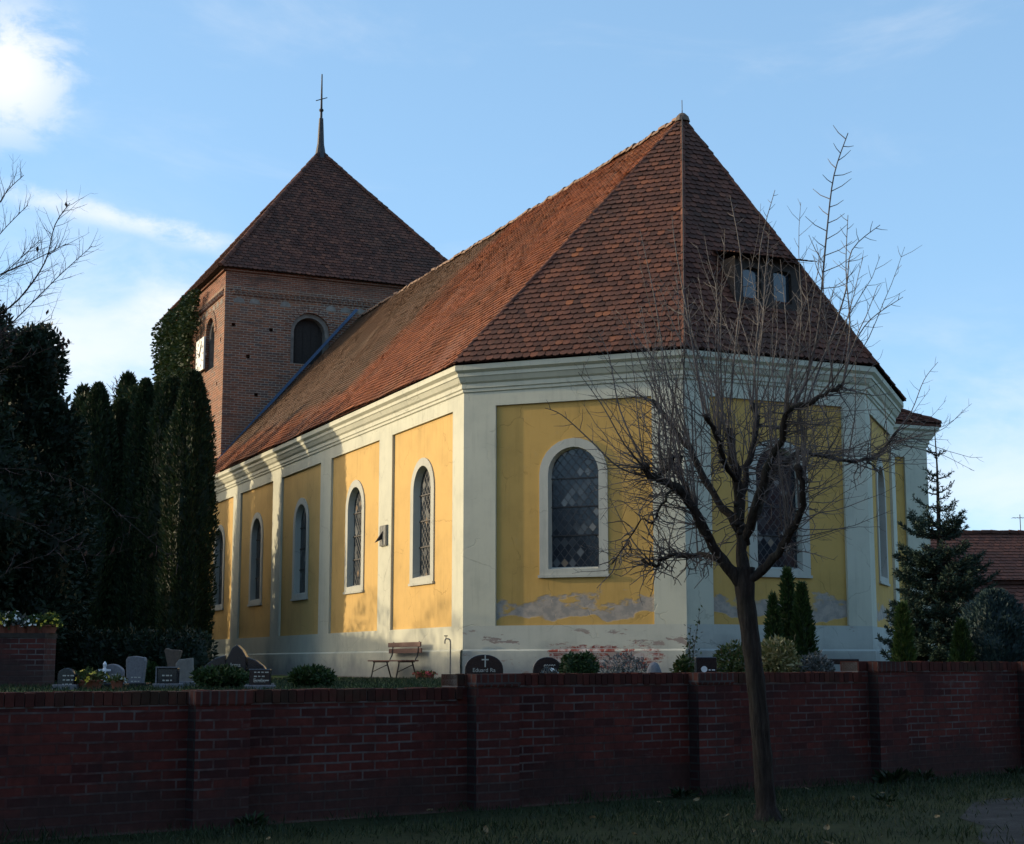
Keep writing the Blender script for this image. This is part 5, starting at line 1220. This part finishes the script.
column(963, 624, 27.0, 24, 5, 'small dark conifer between the spruce and the bluish round one', 'box', None, 1800, prof=taper)
column(998, 594, 27.5, 76, 6, 'broad bluish green conifer at the right edge', 'bluecon', None, 7000, prof=lambda u: np.sqrt(np.maximum(0, 1 - u ** 1.9)) * (.88 + .12 * np.minimum(1, u / .2)))

def spruce(base, h, rad, seed, label):
    r = np.random.default_rng(seed); t = empty('spruce', tuple(base), label, 'tree'); tr = MB(); nd = MB()
    tr.tube([(0, 0, -.1), (0, 0, h * .5), (.02, 0, h * .85), (.0, 0, h)], [.10, .06, .02, .008], 8)
    zs = []; z = .35
    while z < h * .93: zs.append(z); z += (.26 if z < h * .58 else .40) * r.uniform(.85, 1.15)
    for z in zs:
        u = z / h; Lb = rad * (1 - u) ** .78 * 1.12 * (1 if u < .62 else .80); m = 16 if u < .5 else (9 if u < .65 else 5); a0 = r.uniform(0, 6.28)
        for k in range(m):
            a = a0 + 2 * math.pi * k / m + r.normal(0, .18); l = Lb * r.uniform(.72, 1.12); zz = z + r.normal(0, .05)
            d = np.array([math.cos(a), math.sin(a), 0]); rise = .05 if u < .55 else .28
            p = [np.array([0, 0, zz]) + d * l * f + np.array([0, 0, l * (rise * f - .30 * f * (1 - f) + .16 * f ** 3)]) for f in np.linspace(0, 1, 7)]
            tr.tube(p, np.linspace(.02, .005, 7), 4, cap=False)
            segs = [(p, 1.0)]; side = np.array([-d[1], d[0], 0])
            for q in range(int(l / .09)):
                f = .25 + .72 * (q + r.random()) / max(1, int(l / .09)); b, dd = along(p, f); s = 1 if q % 2 else -1; tl = l * .38 * (1.1 - f) + .05
                e = [b, b + unit(dd * .9 + side * s * .8 + [0, 0, -.08]) * tl * .5, b + unit(dd * 1.0 + side * s * .75 + [0, 0, -.02]) * tl]; tr.tube(e, [.007, .005, .003], 3, cap=False); segs.append((e, .8))
            for e, sc in segs:
                L_ = np.linalg.norm(np.array(e[-1]) - e[0]); nn = max(5, int(L_ / (.009 if u < .6 else .018))); F_ = r.uniform(.10, 1, nn)
                B, Dd = zip(*[along(e, f) for f in F_]); B = np.array(B); Dd = np.array(Dd); N = unit(np.cross(Dd, rand_dirs(r, nn))); D = unit(Dd * .8 + N + [0, 0, .25])
                nd.leaves(B, D, unit(np.cross(D, rand_dirs(r, nn))), r.uniform(.05, .11, nn), .022, r.random(nn))
    tr.build('trunk', M['bark'], t, uv=False); nd.build('needles', M['spruce'], t, uv=False); return t
sb = at(945, 680, 33.0); spruce((sb[0], 33.0, YARD), at(942, 428, 33)[2] - YARD, 1.32, 8, 'dark spruce with a thin bare leader against the sky right of the church')
# yellow grave flowers and a dry tuft between the stones
p = at(90, 685, 22.2); pot_plant(p[0], 22.2, YARD, 'low yellow flowers between the two left gravestones', 'roseleaf', 'petal_yellow', 81, rad=.22, h=.16, n=300, npet=22, cat='flowers')
p = at(549, 672, 26.6); pot_plant(p[0], 26.6, YARD + .02, 'pale flowers at the foot of the smaller arched black gravestone', 'greyleaf', 'petal_white', 82, rad=.13, h=.16, n=120, npet=24, cat='flowers')
p = at(117, 686, 21.5); pot_plant(p[0], 21.5, YARD, 'tiny white flowers before the pale upright gravestone', 'roseleaf', 'petal_white', 83, rad=.10, h=.06, n=100, npet=14, cat='flowers')
far = np.random.default_rng(61); ft = empty('distant_tree', (at(140, 400, 95)[0], 95, YARD), 'small bare treetop far behind the cypresses', 'tree'); mb = MB(); mt = MB()
hz = at(140, 379, 95)[2] - YARD; mb.tube([(0, 0, -.2), (.1, 0, hz * .5), (0, 0, hz * .75)], [.35, .25, .12], 8)
for k in range(40): shoot(mt, (0, 0, hz * far.uniform(.5, .78)), far.normal(size=3) * [1, 1, .4] + [0, 0, .8], far.uniform(2.5, 5.0), .06, far, tl=1.6, wig=.12)
mb.build('trunk', M['bark'], ft, uv=False); mt.build('twigs', M['twig_dark'], ft, uv=False)

# ------------------------------------------------------------------ verge: path patch, grass, fallen leaves
def gpt(x, y, z=0.0): r = ray(x, y); k = (z - EYE) / r[2]; return (r[0] * k, r[1] * k, z)
ap = [gpt(*q, .004) for q in [(973, 803), (990, 799), (1012, 798), (1060, 797), (1200, 800), (1200, 860), (1000, 860), (990, 846), (975, 838), (985, 826), (960, 818)]]
g_ = MB(); g_.add(ap, [tuple(range(len(ap)))[::-1]]); tag(g_.build('asphalt_path', M['asphalt']), kind='structure')
rg2 = np.random.default_rng(77); n = 150000
s_ = rg2.uniform(-9, 16, n); nn = rg2.beta(1, 1.6, n) * 13.0 + .02
P = np.stack([WO[0] + WD[0] * s_ + WN[0] * nn, WO[1] + WD[1] * s_ + WN[1] * nn, np.zeros(n)], 1)
k1 = P[:, 1] * (512 / FPX) * 1.15 + 1 > np.abs(P[:, 0]); k2 = P[:, 1] > 7.0
def inpoly(P, poly):
    x, y = P[:, 0], P[:, 1]; c = np.zeros(len(P), bool); j = len(poly) - 1
    for i in range(len(poly)):
        a, b = poly[i], poly[j]; c ^= ((a[1] > y) != (b[1] > y)) & (x < (b[0] - a[0]) * (y - a[1]) / (b[1] - a[1] + 1e-12) + a[0]); j = i
    return c
jit = P + np.stack([rg2.normal(0, .16, n), rg2.normal(0, .16, n), np.zeros(n)], 1)
keep = k1 & k2 & (~inpoly(jit, ap) | (rg2.random(n) < .10))
clump = np.sin(P[:, 0] * 2.1 + 1.3 * np.sin(P[:, 1] * 1.7)) * np.sin(P[:, 1] * 2.7 + P[:, 0]); keep &= rg2.random(n) < .55 + .45 * clump
P = P[keep]; m = len(P); D = unit(rg2.normal(size=(m, 3)) * [.45, .45, .1] + [0, 0, 1]); U = unit(np.cross(D, rand_dirs(rg2, m)))
g_ = MB(); near = np.minimum(1, np.abs((P[:, :2] - WO) @ WN) / .35)
g_.leaves(P, D, U, rg2.uniform(.03, .09, m) * (1 + 1.3 * (1 - near) * rg2.random(m)) * (1 + .5 * clump[keep]), .009, rg2.random(m)); tag(g_.build('grass', M['grass'], uv=False), kind='stuff')
n = 30000; P = np.stack([rg2.uniform(-9, 3, n), rg2.uniform(19, 36, n), np.full(n, YARD)], 1); P = P[(P[:, 1] - 15.75 - .75 * P[:, 0]) > .6]; m = len(P)
D = unit(rg2.normal(size=(m, 3)) * [.4, .4, .1] + [0, 0, 1]); g_ = MB(); g_.leaves(P, D, unit(np.cross(D, rand_dirs(rg2, m))), rg2.uniform(.03, .09, m), .012, rg2.random(m)); tag(g_.build('yard_grass', M['grass'], uv=False), kind='stuff')
lm = MB(); V = []
for j, v_ in enumerate(np.linspace(-1, 1, 7)):
    w_ = .028 * (1 - v_ * v_) ** .6 + .002; V += [(-w_, v_ * .05, .010 + .012 * abs(v_)), (0, v_ * .05, .004), (w_, v_ * .05, .012 + .010 * v_ * v_)]
lm.add(V, [(3 * j + a, 3 * j + a + 1, 3 * j + a + 4, 3 * j + a + 3) for j in range(6) for a in (0, 1)], .6)
leaf0 = None
for k in range(44):
    s_, nn = rg2.uniform(-5, 9), rg2.uniform(.15, 6.5); p = wp(s_, nn, .035)
    if abs(p[0]) > p[1] * .36 + .5: continue
    if leaf0 is None: o = leaf0 = lm.build('fallen_leaf', M['deadleaf'], uv=False)
    else: o = leaf0.copy(); COL.objects.link(o)
    o.location = p; o.rotation_euler = (rg2.normal(0, .4), rg2.normal(0, .4), rg2.uniform(0, 6.28)); sc = rg2.uniform(.5, 1.0); o.scale = (sc, sc, sc)
    tag(o, 'small pale dry leaf lying on the shaded grass verge', 'leaf', 'fallen leaves on the verge')
# unseen loose treetops added on the sunny side: their shade softens towards the foot of the church wall
for k, (x, y, h, w) in enumerate([(-19.5, 38.0, 5.6, 1.7), (-20.4, 42.2, 5.9, 1.9), (-19.2, 46.0, 5.5, 1.7), (-20.6, 34.6, 5.2, 1.6)]):
    t = bush('shade_tree', (x, y, YARD), [(0, 0, h * .70, w, w, h * .30), (.4, .5, h * .55, w * .9, w * .9, h * .25), (-.5, -.4, h * .6, w * .9, w * .8, h * .22)], 200 + k,
         ('unseen loose leafy tree added for soft shade, nearest the street', 'tallest unseen tree added for soft shade beside the cottage', 'unseen tree added for soft shade at the far end of the cottage', 'low unseen tree added for soft shade at the near corner of the cottage')[k], 'tree', 'roseleaf', 3200, .14, .08, 'unseen trees added for soft shade', core=False, stems=False)
    mb = MB(); mb.tube([(0, 0, -.1), (.05, 0, h * .5), (0, .05, h * .85)], [.14, .10, .03], 7); mb.build('trunk', M['bark'], t, uv=False)
# weeds along the foot of the wall and in the verge
wd = np.random.default_rng(91)
WEED = 'leafy weeds in the verge'
for k, (s_, n_, w, lb) in enumerate([(5.35, .30, .22, 'dark weed tuft at the wall foot right of the street tree'), (6.0, .22, .15, 'small weed just right of the dark tuft at the wall foot'), (-3.0, .25, .14, 'weed at the foot of the leftmost pier'), (2.0, .3, .12, 'low weed at the wall foot left of the street tree'), (7.6, .4, .13, 'weed at the wall foot before the right hand pier'), (3.3, 1.9, .12, 'flat weed in the grass behind the street tree')]):
    P0_ = wp(s_, n_, 0); t = empty('weed', P0_, lb, 'weed', WEED); mb = MB(); n = 90; a = wd.uniform(0, 6.28, n); D = unit(np.stack([np.cos(a), np.sin(a), wd.uniform(.2, 1.4, n)], 1)); P = np.stack([np.cos(a), np.sin(a), np.zeros(n)], 1) * (wd.random((n, 1)) * w * .5) + [0, 0, .01] + D * (wd.random((n, 1)) * w * .5)
    mb.leaves(P, D, unit(np.cross(D, rand_dirs(wd, n))), wd.uniform(.4, .9, n) * w, w * .2, wd.random(n)); mb.build('leaves', M['grass'], t, uv=False)
